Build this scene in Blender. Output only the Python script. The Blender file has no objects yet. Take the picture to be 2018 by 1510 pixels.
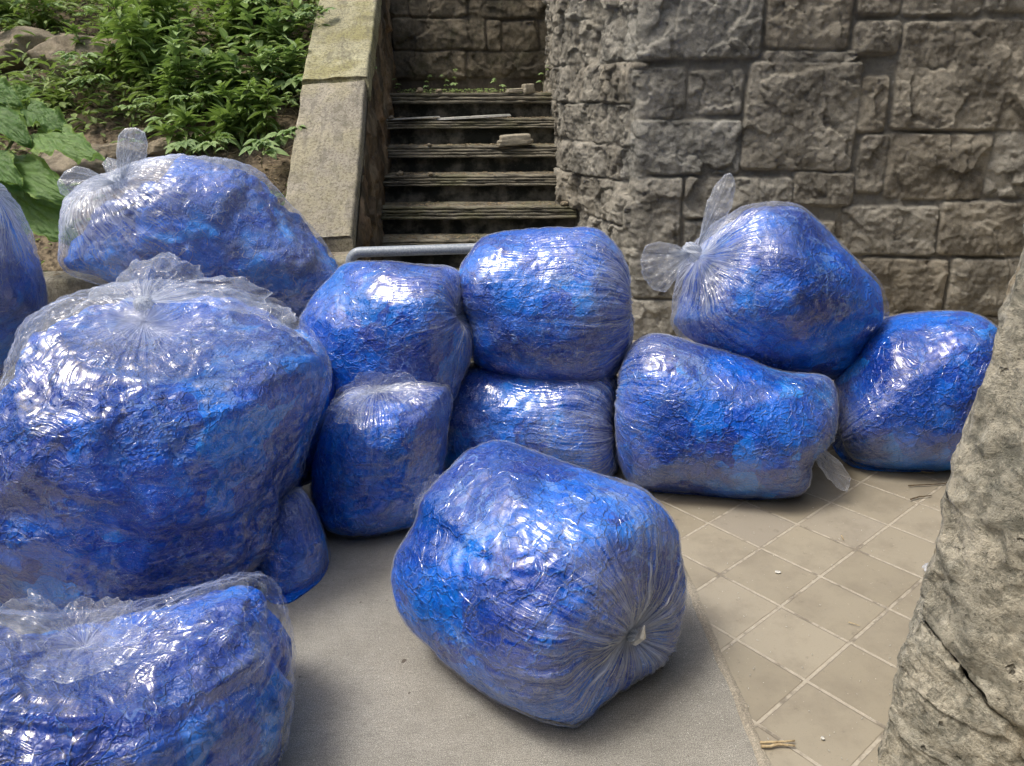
import bpy, math, random
import numpy as np
from mathutils import Matrix, Vector
S = bpy.context.scene
COL = S.collection
R8 = math.radians
# ------------------------------------------------------------------ camera
FPX, PITCH, ROLL, CH = 1500.0, .3701, -.0576, 1.5
fw = np.array([0, math.cos(PITCH), -math.sin(PITCH)])
_r0 = np.array([1, 0, 0.]); _u0 = np.cross(_r0, fw)
cr = _r0 * math.cos(ROLL) + _u0 * math.sin(ROLL)
cu = -_r0 * math.sin(ROLL) + _u0 * math.cos(ROLL)
CAM = np.array([0, 0, CH])
cd = bpy.data.cameras.new('camera'); cam = bpy.data.objects.new('camera', cd); COL.objects.link(cam)
cd.sensor_width = 36; cd.lens = FPX / 2018 * 36; cd.clip_start = .05; cd.clip_end = 500
cam.matrix_world = Matrix(((cr[0], cu[0], -fw[0], 0), (cr[1], cu[1], -fw[1], 0), (cr[2], cu[2], -fw[2], CH), (0, 0, 0, 1)))
S.camera = cam
# ------------------------------------------------------------------ light
SUN_EL, SUN_AZ = R8(67), R8(-108)          # azimuth from +y towards +x
w = bpy.data.worlds.new('World'); S.world = w; w.use_nodes = True
nt = w.node_tree; bg = nt.nodes['Background']
sky = nt.nodes.new('ShaderNodeTexSky'); sky.sky_type = 'NISHITA'; sky.sun_disc = False
sky.sun_elevation = SUN_EL; sky.sun_rotation = SUN_AZ; sky.air_density = 1.6; sky.dust_density = 6; sky.ozone_density = .6
nt.links.new(sky.outputs[0], bg.inputs[0]); bg.inputs[1].default_value = .11
sd = bpy.data.lights.new('sun', 'SUN'); sun = bpy.data.objects.new('sun', sd); COL.objects.link(sun)
sd.energy = 1.5; sd.angle = R8(16); sd.color = (1, .975, .93)
L = Vector((math.cos(SUN_EL) * math.sin(SUN_AZ), math.cos(SUN_EL) * math.cos(SUN_AZ), math.sin(SUN_EL)))
sun.rotation_euler = L.to_track_quat('Z', 'Y').to_euler()
S.view_settings.view_transform = 'Standard'; S.view_settings.look = 'None'
S.view_settings.exposure = .78; S.view_settings.gamma = 1
S.render.engine = 'CYCLES'
S.cycles.transparent_max_bounces = 10; S.cycles.max_bounces = 5; S.cycles.glossy_bounces = 2; S.cycles.diffuse_bounces = 3
S.cycles.sample_clamp_indirect = 6; S.cycles.use_adaptive_sampling = True; S.cycles.adaptive_threshold = .03

# ------------------------------------------------------------------ camera rays: a photo pixel met with a plane of the place
def ray(x, y): return fw + cr * (x - 1009) / FPX - cu * (y - 755) / FPX
def gz(x, y, z=0.):
    d = ray(x, y); return CAM + d * (z - CH) / d[2]
def gy(x, y, Y):
    d = ray(x, y); return CAM + d * Y / d[1]
def pj(X):
    d = X - CAM; z = d @ fw
    return 1009 + FPX * (d @ cr) / z, 755 - FPX * (d @ cu) / z, z
def hitpl(x, y, p, n):
    d = ray(x, y); return CAM + d * (((p - CAM) @ n) / (d @ n))

# ------------------------------------------------------------------ noise in numpy
def _h(i, j, k, s):
    n = (i * 374761393 + j * 668265263 + k * 2147483647 + s * 974634777) & 0xffffffff
    n = ((n ^ (n >> 13)) * 1274126177) & 0xffffffff
    n = ((n ^ (n >> 15)) * 2246822519) & 0xffffffff
    return ((n ^ (n >> 16)) & 0xffff) / 65535.0
def vnoise(P, s=0):
    P = np.asarray(P, float); F = np.floor(P); f = P - F; I = F.astype(np.int64); f = f * f * f * (f * (f * 6 - 15) + 10)
    r = 0
    for a in (0, 1):
        wx = f[..., 0] if a else 1 - f[..., 0]
        for b in (0, 1):
            wy = f[..., 1] if b else 1 - f[..., 1]
            for c in (0, 1):
                wz = f[..., 2] if c else 1 - f[..., 2]
                r = r + wx * wy * wz * _h(I[..., 0] + a, I[..., 1] + b, I[..., 2] + c, s)
    return r * 2 - 1
def fbm(P, o=4, s=0, g=.5):
    r = 0; a = 1; t = 0
    for i in range(o):
        r = r + a * vnoise(P * 2. ** i + i * 7.3, s + i); t += a; a *= g
    return r / t
def ridged(P, o=4, s=0, g=.5):
    r = 0; a = 1; t = 0
    for i in range(o):
        r = r + a * (1 - np.abs(vnoise(P * 2. ** i + i * 5.1, s + i)) * 2); t += a; a *= g
    return r / t
def worley(P, s=0, two=False):
    """distance to nearest seed, its id hash, vector to it"""
    I = np.floor(P).astype(np.int64); best = np.full(P.shape[:-1], 9.); sec = best.copy(); idh = np.zeros_like(best); vec = np.zeros_like(P)
    zs = (-1, 0, 1) if not two else (0,)
    for a in (-1, 0, 1):
        for b in (-1, 0, 1):
            for c in zs:
                J = I + np.array([a, b, c])
                h = [_h(J[..., 0], J[..., 1], J[..., 2], s + q) for q in (1, 2, 3)]
                sp = J + np.stack(h, -1)
                if two: sp[..., 2] = P[..., 2]
                d = P - sp; q = np.sqrt((d * d).sum(-1))
                m = q < best
                sec = np.where(m, best, np.minimum(sec, q)); best = np.where(m, q, best)
                idh = np.where(m, _h(J[..., 0], J[..., 1], J[..., 2], s + 9), idh); vec = np.where(m[..., None], d, vec)
    return best, sec, idh, vec
def sm(x, a, b):
    t = np.clip((x - a) / (b - a), 0, 1); return t * t * (3 - 2 * t)
def chips(P2, s=0):
    """chiselled facets: every cell its own tilted plane (2-D coordinates, z ignored)"""
    W = P2.copy(); W[..., :2] += .35 * np.stack([fbm(P2 * 1.7, 3, s + 40), fbm(P2 * 1.7 + 9, 3, s + 50)], -1)
    W[..., 2] = 0
    F, F2, h, v = worley(W, s, True)
    a = h * 97.3 % 1 * 6.283; g = .25 + (h * 31.7 % 1) * .5
    return (h - .5) * .5 + g * (v[..., 0] * np.cos(a) + v[..., 1] * np.sin(a))

# ------------------------------------------------------------------ objects
def link(o, parent=None):
    COL.objects.link(o)
    if parent is not None: o.parent = parent
    return o
def tag(o, label=None, cat=None, group=None, kind=None):
    if label: o['label'] = label
    if cat: o['category'] = cat
    if group: o['group'] = group
    if kind: o['kind'] = kind
    return o
def empty(name, loc, label, cat, group=None):
    o = link(bpy.data.objects.new(name, None)); o.location = [float(v) for v in loc]; o.empty_display_size = .1
    return tag(o, label, cat, group)
def mesh(name, V, faces, mat, parent=None, smooth=True, attrs=None, origin=None):
    """V Nx3 world coordinates; faces: int array (M,4)/(M,3) or list of arrays"""
    V = np.asarray(V, float)
    org = np.zeros(3)
    if parent is not None: org = np.array(parent.matrix_basis.translation) if parent.parent is None else np.array(parent.parent.location) + np.array(parent.location)
    elif origin is not None: org = np.asarray(origin, float)
    me = bpy.data.meshes.new(name)
    fl = faces if isinstance(faces, list) else [faces]
    fl = [np.asarray(f, np.int32) for f in fl if len(f)]
    me.vertices.add(len(V)); me.vertices.foreach_set('co', (V - org).astype(np.float32).ravel())
    idx = np.concatenate([f.ravel() for f in fl]); tot = np.concatenate([np.full(len(f), f.shape[1], np.int32) for f in fl])
    st = np.concatenate([[0], np.cumsum(tot)[:-1]]).astype(np.int32)
    me.loops.add(len(idx)); me.loops.foreach_set('vertex_index', idx)
    me.polygons.add(len(tot)); me.polygons.foreach_set('loop_start', st); me.polygons.foreach_set('loop_total', tot)
    me.polygons.foreach_set('use_smooth', np.full(len(tot), smooth))
    me.update(calc_edges=True); me.validate()
    for k, a in (attrs or {}).items():
        a = np.asarray(a, np.float32)
        if a.ndim == 1:
            at = me.attributes.new(k, 'FLOAT', 'POINT'); at.data.foreach_set('value', a)
        else:
            at = me.attributes.new(k, 'FLOAT_VECTOR', 'POINT'); at.data.foreach_set('vector', a.ravel())
    me.materials.append(mat)
    o = link(bpy.data.objects.new(name, me), parent)
    if parent is None: o.location = org
    return o
def gridfaces(n, m, wrap=False):
    i = np.arange(n - 1)[:, None]; j = np.arange(m if wrap else m - 1)[None]
    k = (j + 1) % m
    return np.stack([i * m + j, i * m + k, (i + 1) * m + k, (i + 1) * m + j], -1).reshape(-1, 4)
def gridnormals(X, wrap):
    du = np.gradient(X, axis=0)
    if wrap: dv = (np.roll(X, -1, 1) - np.roll(X, 1, 1)) / 2
    else: dv = np.gradient(X, axis=1)
    N = np.cross(dv, du); N /= np.linalg.norm(N, axis=-1, keepdims=True) + 1e-12
    return N
class MB:
    def __init__(s): s.v = []; s.f = {}; s.n = 0; s.a = {}
    def add(s, V, F, **at):
        V = np.asarray(V, float); F = np.asarray(F)
        s.v.append(V); s.f.setdefault(F.shape[1], []).append(F + s.n); s.n += len(V)
        for k, x in at.items(): s.a.setdefault(k, []).append(np.broadcast_to(x, (len(V),) if np.ndim(x) < 2 else (len(V), 3)))
    def box(s, lo, hi, bev=0.):
        lo = np.array(lo, float); hi = np.array(hi, float)
        V = np.array([[x, y, z] for x in (0, 1) for y in (0, 1) for z in (0, 1)]) * (hi - lo) + lo
        s.add(V, [[0, 1, 3, 2], [4, 6, 7, 5], [0, 4, 5, 1], [2, 3, 7, 6], [0, 2, 6, 4], [1, 5, 7, 3]])
    def tube(s, P, r, n=8, cap=True):
        P = np.asarray(P, float); m = len(P); r = np.broadcast_to(r, (m,))
        T = np.gradient(P, axis=0); T /= np.linalg.norm(T, axis=1, keepdims=True) + 1e-9
        ref = np.array([0, 0, 1.]) if abs(T[0, 2]) < .8 else np.array([0, 1., 0])
        A = np.cross(T, ref); A /= np.linalg.norm(A, axis=1, keepdims=True) + 1e-9; B = np.cross(T, A)
        t = np.arange(n) / n * 2 * np.pi
        V = P[:, None] + r[:, None, None] * (np.cos(t)[None, :, None] * A[:, None] + np.sin(t)[None, :, None] * B[:, None])
        s.add(V.reshape(-1, 3), gridfaces(m, n, True))
        if cap:
            b = s.n - m * n
            s.v.append(np.array([P[0], P[-1]])); s.n += 2
            j = np.arange(n); k = (j + 1) % n
            s.f.setdefault(3, []).append(np.stack([np.full(n, s.n - 2), b + k, b + j], -1))
            s.f[3].append(np.stack([np.full(n, s.n - 1), b + (m - 1) * n + j, b + (m - 1) * n + k], -1))
    def build(s, name, mat, parent=None, smooth=True, origin=None):
        return mesh(name, np.concatenate(s.v), [np.concatenate(f) for f in s.f.values()], mat, parent, smooth,
                    {k: np.concatenate(x) for k, x in s.a.items()}, origin)

# ------------------------------------------------------------------ materials
class NT:
    def __init__(s, name):
        s.m = bpy.data.materials.new(name); s.m.use_nodes = True; s.t = s.m.node_tree
        for n in list(s.t.nodes): s.t.nodes.remove(n)
        s.out = s.n('OutputMaterial')
    def n(s, typ, **kw):
        nd = s.t.nodes.new('ShaderNode' + typ)
        for k, v in kw.items(): setattr(nd, k, v)
        return nd
    def set(s, sock, v):
        if hasattr(v, 'is_output') or isinstance(v, bpy.types.NodeSocket): s.t.links.new(v, sock)
        else:
            if isinstance(v, (tuple, list)) and len(v) == 3 and sock.type == 'RGBA': v = (*v, 1)
            sock.default_value = v
    def math(s, op, a, b=None, c=None, clamp=False):
        nd = s.n('Math', operation=op, use_clamp=clamp); s.set(nd.inputs[0], a)
        if b is not None: s.set(nd.inputs[1], b)
        if c is not None: s.set(nd.inputs[2], c)
        return nd.outputs[0]
    def vmath(s, op, a, b=None, out=0):
        nd = s.n('VectorMath', operation=op); s.set(nd.inputs[0], a)
        if b is not None: s.set(nd.inputs['Scale'] if op == 'SCALE' else nd.inputs[1], b)
        return nd.outputs[out]
    def mix(s, f, a, b, blend='MIX'):
        nd = s.n('Mix', data_type='RGBA', blend_type=blend); s.set(nd.inputs[0], f); s.set(nd.inputs[6], a); s.set(nd.inputs[7], b)
        return nd.outputs[2]
    def ramp(s, f, *st):
        nd = s.n('ValToRGB'); s.set(nd.inputs[0], f); cr_ = nd.color_ramp
        while len(cr_.elements) < len(st): cr_.elements.new(.5)
        for e, (p, c) in zip(cr_.elements, st):
            e.position = p; e.color = (*c, 1) if isinstance(c, (tuple, list)) else (c, c, c, 1)
        return nd.outputs[0]
    def mr(s, v, a, b, c=0., d=1., smooth=True):
        nd = s.n('MapRange', interpolation_type='SMOOTHSTEP' if smooth else 'LINEAR'); s.set(nd.inputs[0], v)
        for i, x in enumerate((a, b, c, d)): s.set(nd.inputs[i + 1], x)
        return nd.outputs[0]
    def noise(s, vec, scale, detail=3, rough=.55, typ='FBM', dist=0., col=False):
        nd = s.n('TexNoise'); nd.noise_type = typ
        if typ == 'FBM': nd.normalize = True
        s.set(nd.inputs['Vector'], vec); s.set(nd.inputs['Scale'], scale); nd.inputs['Detail'].default_value = detail
        nd.inputs['Roughness'].default_value = rough; nd.inputs['Distortion'].default_value = dist
        return nd.outputs[1 if col else 0]
    def vor(s, vec, scale, feat='F1', out='Distance', rnd=1.):
        nd = s.n('TexVoronoi', feature=feat); s.set(nd.inputs['Vector'], vec); s.set(nd.inputs['Scale'], scale); nd.inputs['Randomness'].default_value = rnd
        return nd.outputs[out]
    def attr(s, name, out='Fac'):
        nd = s.n('Attribute', attribute_name=name); return nd.outputs[out]
    def obj(s): return s.n('TexCoord').outputs['Object']
    def rand(s): return s.n('ObjectInfo').outputs['Random']
    def bump(s, h, strength, dist, normal=None):
        nd = s.n('Bump'); s.set(nd.inputs['Height'], h); s.set(nd.inputs['Strength'], strength); nd.inputs['Distance'].default_value = dist
        if normal is not None: s.set(nd.inputs['Normal'], normal)
        return nd.outputs[0]
    def pbr(s, base, rough, normal=None, spec=.5, **kw):
        nd = s.n('BsdfPrincipled'); s.set(nd.inputs['Base Color'], base); s.set(nd.inputs['Roughness'], rough); s.set(nd.inputs['Specular IOR Level'], spec)
        if normal is not None: s.set(nd.inputs['Normal'], normal)
        for k, v in kw.items(): s.set(nd.inputs[k.replace('_', ' ')], v)
        return nd.outputs[0]
    def shmix(s, f, a, b):
        nd = s.n('MixShader'); s.set(nd.inputs[0], f); s.t.links.new(a, nd.inputs[1]); s.t.links.new(b, nd.inputs[2]); return nd.outputs[0]
    def end(s, sh): s.t.links.new(sh, s.out.inputs[0]); return s.m

def warp(N, P, scale, amt):
    c = N.noise(P, scale, 3, .6, col=True)
    c = N.vmath('SUBTRACT', c, (.5, .5, .5))
    return N.vmath('ADD', P, N.vmath('SCALE', c, amt))

def film_mat(name, tint=(.84, .90, 1.)):
    N = NT(name); P0 = N.obj()
    off = N.vmath('SCALE', (13., 7., 29.), N.rand()); P = N.vmath('ADD', P0, off)
    pl = N.attr('pl', 'Vector'); pm = N.attr('pm'); mk = N.attr('mk'); hb = N.attr('hb')
    wc = N.vmath('SUBTRACT', N.noise(P, 9, 1, .5, col=True), (.5, .5, .5))
    W = N.vmath('ADD', P, N.vmath('SCALE', wc, .16))
    plo = N.vmath('ADD', N.vmath('ADD', pl, off), N.vmath('SCALE', wc, .10))
    def ridge(v, k, p):
        return N.math('POWER', N.math('MAXIMUM', N.math('SUBTRACT', 1, N.math('ABSOLUTE', N.math('MULTIPLY_ADD', v, k, -k / 2))), 0), p)
    p1 = N.noise(N.vmath('MULTIPLY', plo, (17, 17, 2.2)), 1, 2, .6)
    pleat = N.math('MULTIPLY', ridge(p1, 5.5, 1.5), pm)
    b1 = N.noise(N.vmath('MULTIPLY', plo, (2.2, 2.2, 46.)), 1, 2, .6)
    rb = N.math('MULTIPLY', ridge(b1, 10, 1.5), N.math('MULTIPLY', hb, N.mr(wc, .0, .12)))
    c1 = N.noise(W, 13, 2, .6)
    ve = N.vor(W, 17, 'DISTANCE_TO_EDGE')
    cr1 = N.math('MULTIPLY', N.mr(ve, 0, .045, 1, 0), N.mr(c1, .42, .60))
    lm = N.mr(mk, .0, .12, .55, 1.)
    h = N.math('ADD', N.math('MULTIPLY', c1, .42), N.math('MULTIPLY', cr1, .16))
    h = N.math('ADD', h, N.math('ADD', N.math('MULTIPLY', pleat, .55), N.math('MULTIPLY', rb, .38)))
    nor = N.bump(h, .7, .011)
    alpha = N.math('ADD', mk, N.math('MULTIPLY', pleat, .56))
    alpha = N.math('ADD', alpha, N.math('MULTIPLY', N.math('MULTIPLY', cr1, lm), .20))
    lw = N.n('LayerWeight'); lw.inputs['Blend'].default_value = .5
    alpha = N.math('ADD', alpha, N.math('MULTIPLY', N.math('POWER', lw.outputs['Facing'], 5), .16))
    alpha = N.math('MINIMUM', N.math('ADD', alpha, N.math('MULTIPLY', rb, .22)), .8)
    tr = N.n('BsdfTransparent'); tr.inputs[0].default_value = (.97, .975, .985, 1)
    df = N.n('BsdfDiffuse'); N.set(df.inputs[0], tint); N.set(df.inputs['Normal'], nor)
    tl = N.n('BsdfTranslucent'); N.set(tl.inputs[0], tint)
    body = N.shmix(alpha, tr.outputs[0], N.shmix(.4, df.outputs[0], tl.outputs[0]))
    gl = N.n('BsdfGlossy'); N.set(gl.inputs['Color'], (1, 1, 1)); gl.inputs['Roughness'].default_value = .16; N.set(gl.inputs['Normal'], nor)
    fr = N.n('Fresnel'); fr.inputs['IOR'].default_value = 1.56
    ff = N.math('MINIMUM', fr.outputs[0], .12)
    return N.end(N.shmix(ff, body, gl.outputs[0]))

def content_mat(name, gap=.5, dark=1.):
    N = NT(name); P0 = N.obj(); P = N.vmath('ADD', P0, N.vmath('SCALE', (31., 17., 5.), N.rand()))
    W = warp(N, P, 5, .25); W2 = warp(N, P, 14, .09)
    cell = N.vor(W, 6.5, 'F1', 'Color'); sep = N.n('SeparateColor'); N.set(sep.inputs[0], cell)
    base = N.ramp(sep.outputs[0], (0, (.001, .040, .34)), (.35, (.001, .090, .58)), (.7, (.001, .145, .72)), (1, (.004, .27, .88)))
    base = N.mix(N.mr(N.noise(W2, 12, 4, .65), .45, .62, 0, .8), base, (.004, .18, .76))
    base = N.mix(N.mr(N.noise(P, 3, 3, .6), .44, .58, 0, .8), base, (.001, .026, .26))  # dark blue patches: uneven tone, partly standing in for shaded areas
    # places where nothing blue lies against the film: pale greyish lavender
    g = N.vor(warp(N, P, 12, .16), 7, 'DISTANCE_TO_EDGE')
    wd = N.mr(N.noise(P, 3.6, 2), .50, .72, .0, .075)
    gm = N.math('LESS_THAN', g, N.math('MULTIPLY', wd, gap))
    base = N.mix(N.math('MULTIPLY', gm, .65), base, (.12, .23, .56))
    e1 = N.vor(W2, 17, 'DISTANCE_TO_EDGE'); e2 = N.vor(warp(N, P, 25, .05), 40, 'DISTANCE_TO_EDGE')
    cre = N.math('ADD', N.mr(e1, 0, .10, 1, 0), N.math('MULTIPLY', N.mr(e2, 0, .14, 1, 0), .45))
    lm = N.mr(N.noise(P, 10, 2, .6), .42, .62)
    base = N.mix(N.math('MULTIPLY', N.math('MULTIPLY', N.mr(e1, 0, .03, 1, 0), lm), .45), base, (.06, .27, .80))  # crinkle highlights put into the colour as lighter blue along creases
    h = N.math('ADD', N.math('MULTIPLY', cre, .35), N.math('MULTIPLY', N.noise(W2, 13, 3, .58), 1.25))
    base = N.mix(1., base, N.mix(N.rand(), (.72, .74, .80), (1.10, 1.12, 1.06)), 'MULTIPLY')
    nor = N.bump(h, 1., .011)
    return N.end(N.pbr(base, .30, nor, .36))

FILM = film_mat('clear_film'); BLUE = content_mat('blue_plastic', 1.); BLUE2 = content_mat('blue_plastic_packed', .35)

def stone_mat(name, c1, c2, moss=0., dark=0., scale=1., rough=.85, mortar=(.13, .12, .10), lich=.35):
    N = NT(name); P = N.obj(); tint = N.attr('tint'); mo = N.attr('mortar')
    a = N.noise(P, 5 * scale, 6, .65); b = N.noise(P, 42 * scale, 5, .7); c = N.noise(P, 190 * scale, 3, .7)
    f = N.math('ADD', N.math('MULTIPLY', a, .65), N.math('MULTIPLY', b, .35))
    base = N.mix(N.mr(f, .36, .64), c1, c2)
    base = N.mix(N.math('MULTIPLY', tint, .75), base, N.mix(N.mr(a, .4, .6), (.13, .108, .075), (.29, .25, .18)))
    base = N.mix(N.mr(c, .5, .8, 0, .55), base, tuple(x * .35 for x in c1))
    base = N.mix(N.math('MULTIPLY', N.mr(N.noise(P, 75 * scale, 4, .75), .58, .70), lich), base, (.46, .44, .38))
    base = N.mix(N.math('MULTIPLY', mo, .8), base, N.mix(b, tuple(x * .6 for x in mortar), tuple(x * 1.3 for x in mortar)))
    if moss: base = N.mix(N.mr(N.noise(P, 7, 5, .7), .5, .68, 0, moss), base, (.055, .065, .018))
    if dark: base = N.mix(N.mr(N.noise(N.vmath('MULTIPLY', P, (1, 1, .35)), 4, 5, .6), .36, .62, 0, dark), base, (.018, .016, .012))
    h = N.math('ADD', N.math('MULTIPLY', b, .6), N.math('MULTIPLY', c, .35))
    h = N.math('ADD', h, N.math('MULTIPLY', N.noise(warp(N, P, 8, .1), 16 * scale, 6, .6, typ='RIDGED_MULTIFRACTAL'), .25))
    return N.end(N.pbr(base, rough, N.bump(h, .9, .011), .3))
STONE = stone_mat('rock_faced_limestone', (.13, .127, .11), (.36, .35, .31), mortar=(.18, .168, .14))
STONEL = stone_mat('weathered_stone', (.15, .135, .11), (.40, .36, .29), moss=.25, lich=.5)
DARKSTONE = stone_mat('stained_stone', (.09, .08, .06), (.30, .25, .17), moss=.45, dark=.6, mortar=(.12, .10, .08))
RUBBLE = stone_mat('brown_rubble', (.09, .062, .037), (.28, .19, .11), moss=.35, dark=.75)
def pier_mat():
    N = NT('pitted_stone'); P = N.obj(); W = warp(N, P, 6, .12)
    a = N.noise(W, 4, 6, .68); b = N.noise(W, 26, 6, .75); c = N.noise(P, 120, 4, .8)
    base = N.mix(N.mr(a, .34, .64), (.33, .315, .255), (.62, .57, .45))
    base = N.mix(N.mr(b, .40, .56), N.mix(.6, base, (.10, .105, .085)), base)
    base = N.mix(N.mr(N.noise(W, 9, 5, .7), .56, .72, 0, .5), base, (.10, .115, .09))
    base = N.mix(N.mr(N.noise(P, 14, 5, .75), .56, .66, 0, .75), base, (.60, .57, .47))
    base = N.mix(N.mr(N.noise(W, 5, 3, .6), .60, .70, 0, .5), base, (.34, .24, .12))
    base = N.mix(N.mr(c, .56, .68, 0, .7), base, (.045, .045, .035))
    pit = N.vor(warp(N, P, 30, .05), 26, 'F1'); pm_ = N.math('MULTIPLY', N.mr(pit, .10, .26, 1, 0), N.mr(N.noise(P, 9, 2), .5, .62))
    base = N.mix(N.math('MULTIPLY', pm_, .7), base, (.05, .048, .035))
    h = N.math('ADD', N.math('MULTIPLY', b, 1.1), N.math('MULTIPLY', c, .5))
    h = N.math('SUBTRACT', h, N.math('MULTIPLY', pm_, .9))
    return N.end(N.pbr(base, .9, N.bump(h, 1., .016), .25))
PIER = pier_mat()
ROCK = stone_mat('field_rock', (.12, .10, .07), (.32, .27, .19), moss=.25)
RUSTY = stone_mat('broken_block', (.24, .22, .17), (.42, .38, .29))

def tread_mat():
    N = NT('slate_tread'); P = N.obj()
    a = N.noise(N.vmath('MULTIPLY', P, (1, 1, 8)), 5, 6, .7)
    base = N.mix(N.mr(a, .35, .65), (.045, .042, .033), (.22, .20, .15))
    base = N.mix(N.mr(N.noise(P, 3, 4, .6), .46, .62, 0, .5), base, (.11, .11, .05))
    base = N.mix(N.mr(N.noise(P, 55, 4, .75), .56, .7, 0, .7), base, (.30, .26, .19))
    h = N.noise(N.vmath('MULTIPLY', P, (1, 1, 9)), 14, 6, .7)
    return N.end(N.pbr(base, .8, N.bump(h, .9, .012), .3))
TREAD = tread_mat()
def riser_mat():
    N = NT('dark_riser'); P = N.obj()  # near-black base with random paler mottling
    a = N.noise(P, 6, 6, .65)
    base = N.mix(N.mr(a, .42, .70), (.018, .020, .016), (.17, .155, .125))
    base = N.mix(N.mr(N.noise(P, 90, 3, .8), .62, .72, 0, .6), base, (.16, .14, .11))
    return N.end(N.pbr(base, .85, N.bump(N.noise(P, 30, 5, .7), .7, .006), .25))
RISER = riser_mat()
def conc_mat(name, c1, c2, brush=False, moss=0.):
    N = NT(name); P = N.obj()
    a = N.noise(P, 1.7, 5, .6); b = N.noise(P, 160, 3, .8); base = N.mix(N.mr(a, .35, .65), c1, c2)
    base = N.mix(N.mr(b, .35, .62, .55, 0), base, tuple(x * .45 for x in c1)) if not brush else base
    base = N.mix(N.mr(N.noise(P, 320, 2, .7), .54, .74, 0, .5), base, tuple(min(1, x * 1.7) for x in c2))
    h = b
    if brush:
        br = N.noise(N.vmath('MULTIPLY', P, (22, 420, 1)), 1, 4, .75)
        big = N.noise(N.vmath('MULTIPLY', P, (3, 60, 1)), 1, 3, .6)
        base = N.mix(N.mr(br, .34, .50, .5, 0), base, tuple(x * .38 for x in c1))
        base = N.mix(N.mr(big, .5, .7, 0, .10), base, tuple(x * .5 for x in c1))
        base = N.mix(N.mr(N.noise(P, 9, 4, .7), .62, .72, 0, .35), base, tuple(x * .55 for x in c1))
        base = N.mix(N.mr(N.noise(P, 420, 2, .7), .44, .60, .7, 0), base, tuple(x * .30 for x in c1))
        base = N.mix(N.mr(N.noise(P, 2.6, 5, .7), .52, .66, 0, .4), base, tuple(x * .55 for x in c1))
        base = N.mix(N.mr(N.noise(P, 24, 2, .5), .735, .76, 0, .75), base, (.05, .035, .025))
        base = N.mix(N.mr(N.noise(P, 38, 3, .7), .73, .78, 0, .7), base, (.6, .57, .5))
        h = N.math('ADD', N.math('MULTIPLY', br, .7), N.math('MULTIPLY', b, .4))
    if moss:
        base = N.mix(N.mr(N.noise(P, 3.5, 5, .7), .42, .64, 0, moss), base, (.22, .20, .07))
        base = N.mix(N.mr(N.noise(P, 60, 4, .8), .48, .60, 0, .6), base, (.07, .06, .04))
        base = N.mix(N.mr(N.noise(P, 5, 6, .75), .50, .66, 0, .65), base, (.11, .10, .065))
        base = N.mix(N.mr(N.noise(N.vmath('MULTIPLY', P, (5, 1, 1)), 3, 4, .7), .52, .68, 0, .5), base, (.09, .085, .07))
        h = N.math('ADD', h, N.noise(P, 40, 5, .8))
    return N.end(N.pbr(base, .8, N.bump(h, .6, .004), .35))
SLAB = conc_mat('brushed_concrete', (.33, .315, .275), (.46, .44, .385), True)
COPING = conc_mat('lichen_concrete', (.30, .275, .22), (.46, .42, .33), False, .35)
COPINGUP = conc_mat('yellowed_concrete', (.34, .32, .20), (.52, .50, .33), False, .75)
GROUT = conc_mat('cement_joint', (.26, .23, .18), (.42, .38, .30))

def tile_mat():
    N = NT('quarry_tile'); P = N.obj()
    yaw, s = .656, .2186
    O = (.5034, 2.226, 0.)
    Q = N.vmath('SUBTRACT', P, O)
    u = N.math('DIVIDE', N.vmath('DOT_PRODUCT', Q, (math.cos(yaw), math.sin(yaw), 0), out=1), s)
    v = N.math('DIVIDE', N.vmath('DOT_PRODUCT', Q, (math.sin(yaw), -math.cos(yaw), 0), out=1), s)
    wob = N.math('MULTIPLY', N.math('SUBTRACT', N.noise(P, 70, 3, .7), .5), .014)
    def edge(t):
        t = N.math('ADD', t, wob); f = N.math('FRACT', N.math('ADD', t, .5)); return N.math('ABSOLUTE', N.math('SUBTRACT', f, .5))
    d = N.math('MINIMUM', edge(u), edge(v))
    gr = N.mr(d, .017, .025, 1, 0)
    cmb = N.n('CombineXYZ'); N.set(cmb.inputs[0], N.math('FLOOR', u)); N.set(cmb.inputs[1], N.math('FLOOR', v))
    wn = N.n('TexWhiteNoise'); N.set(wn.inputs[0], cmb.outputs[0])
    base = N.mix(wn.outputs[0], (.262, .232, .172), (.325, .292, .225))
    wn2 = N.n('SeparateColor'); N.set(wn2.inputs[0], wn.outputs[1])
    base = N.mix(N.mr(wn2.outputs[1], .7, 1., 0, .55), base, (.26, .235, .20))
    base = N.mix(N.mr(N.noise(P, 5, 6, .7), .44, .66, 0, .5), base, (.19, .165, .125))
    base = N.mix(N.mr(N.noise(P, 22, 4, .75), .60, .72, 0, .45), base, (.13, .11, .085))
    base = N.mix(N.mr(N.noise(P, 260, 2, .8), .60, .72, 0, .45), base, (.12, .10, .07))
    base = N.mix(N.mr(N.noise(P, 130, 2, .5), .72, .76, 0, .8), base, (.62, .58, .48))
    g = N.mix(N.noise(P, 45, 4, .7), (.20, .175, .135), (.52, .475, .385))
    g = N.mix(N.mr(N.noise(P, 9, 4, .7), .52, .64, 0, .6), g, (.09, .075, .055))
    rim = N.mr(d, .025, .035, .4, 0)
    base = N.mix(rim, base, (.13, .105, .075))
    base = N.mix(gr, base, g)
    h = N.math('ADD', N.math('MULTIPLY', N.mr(d, .014, .032), 1.), N.math('MULTIPLY', N.noise(P, 90, 4, .7), .12))
    rough = N.mr(N.noise(P, 6, 3, .6), .3, .7, .42, .6)
    return N.end(N.pbr(base, N.math('MAXIMUM', rough, N.math('MULTIPLY', gr, .85)), N.bump(h, .55, .003), .4))
TILE = tile_mat()
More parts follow.
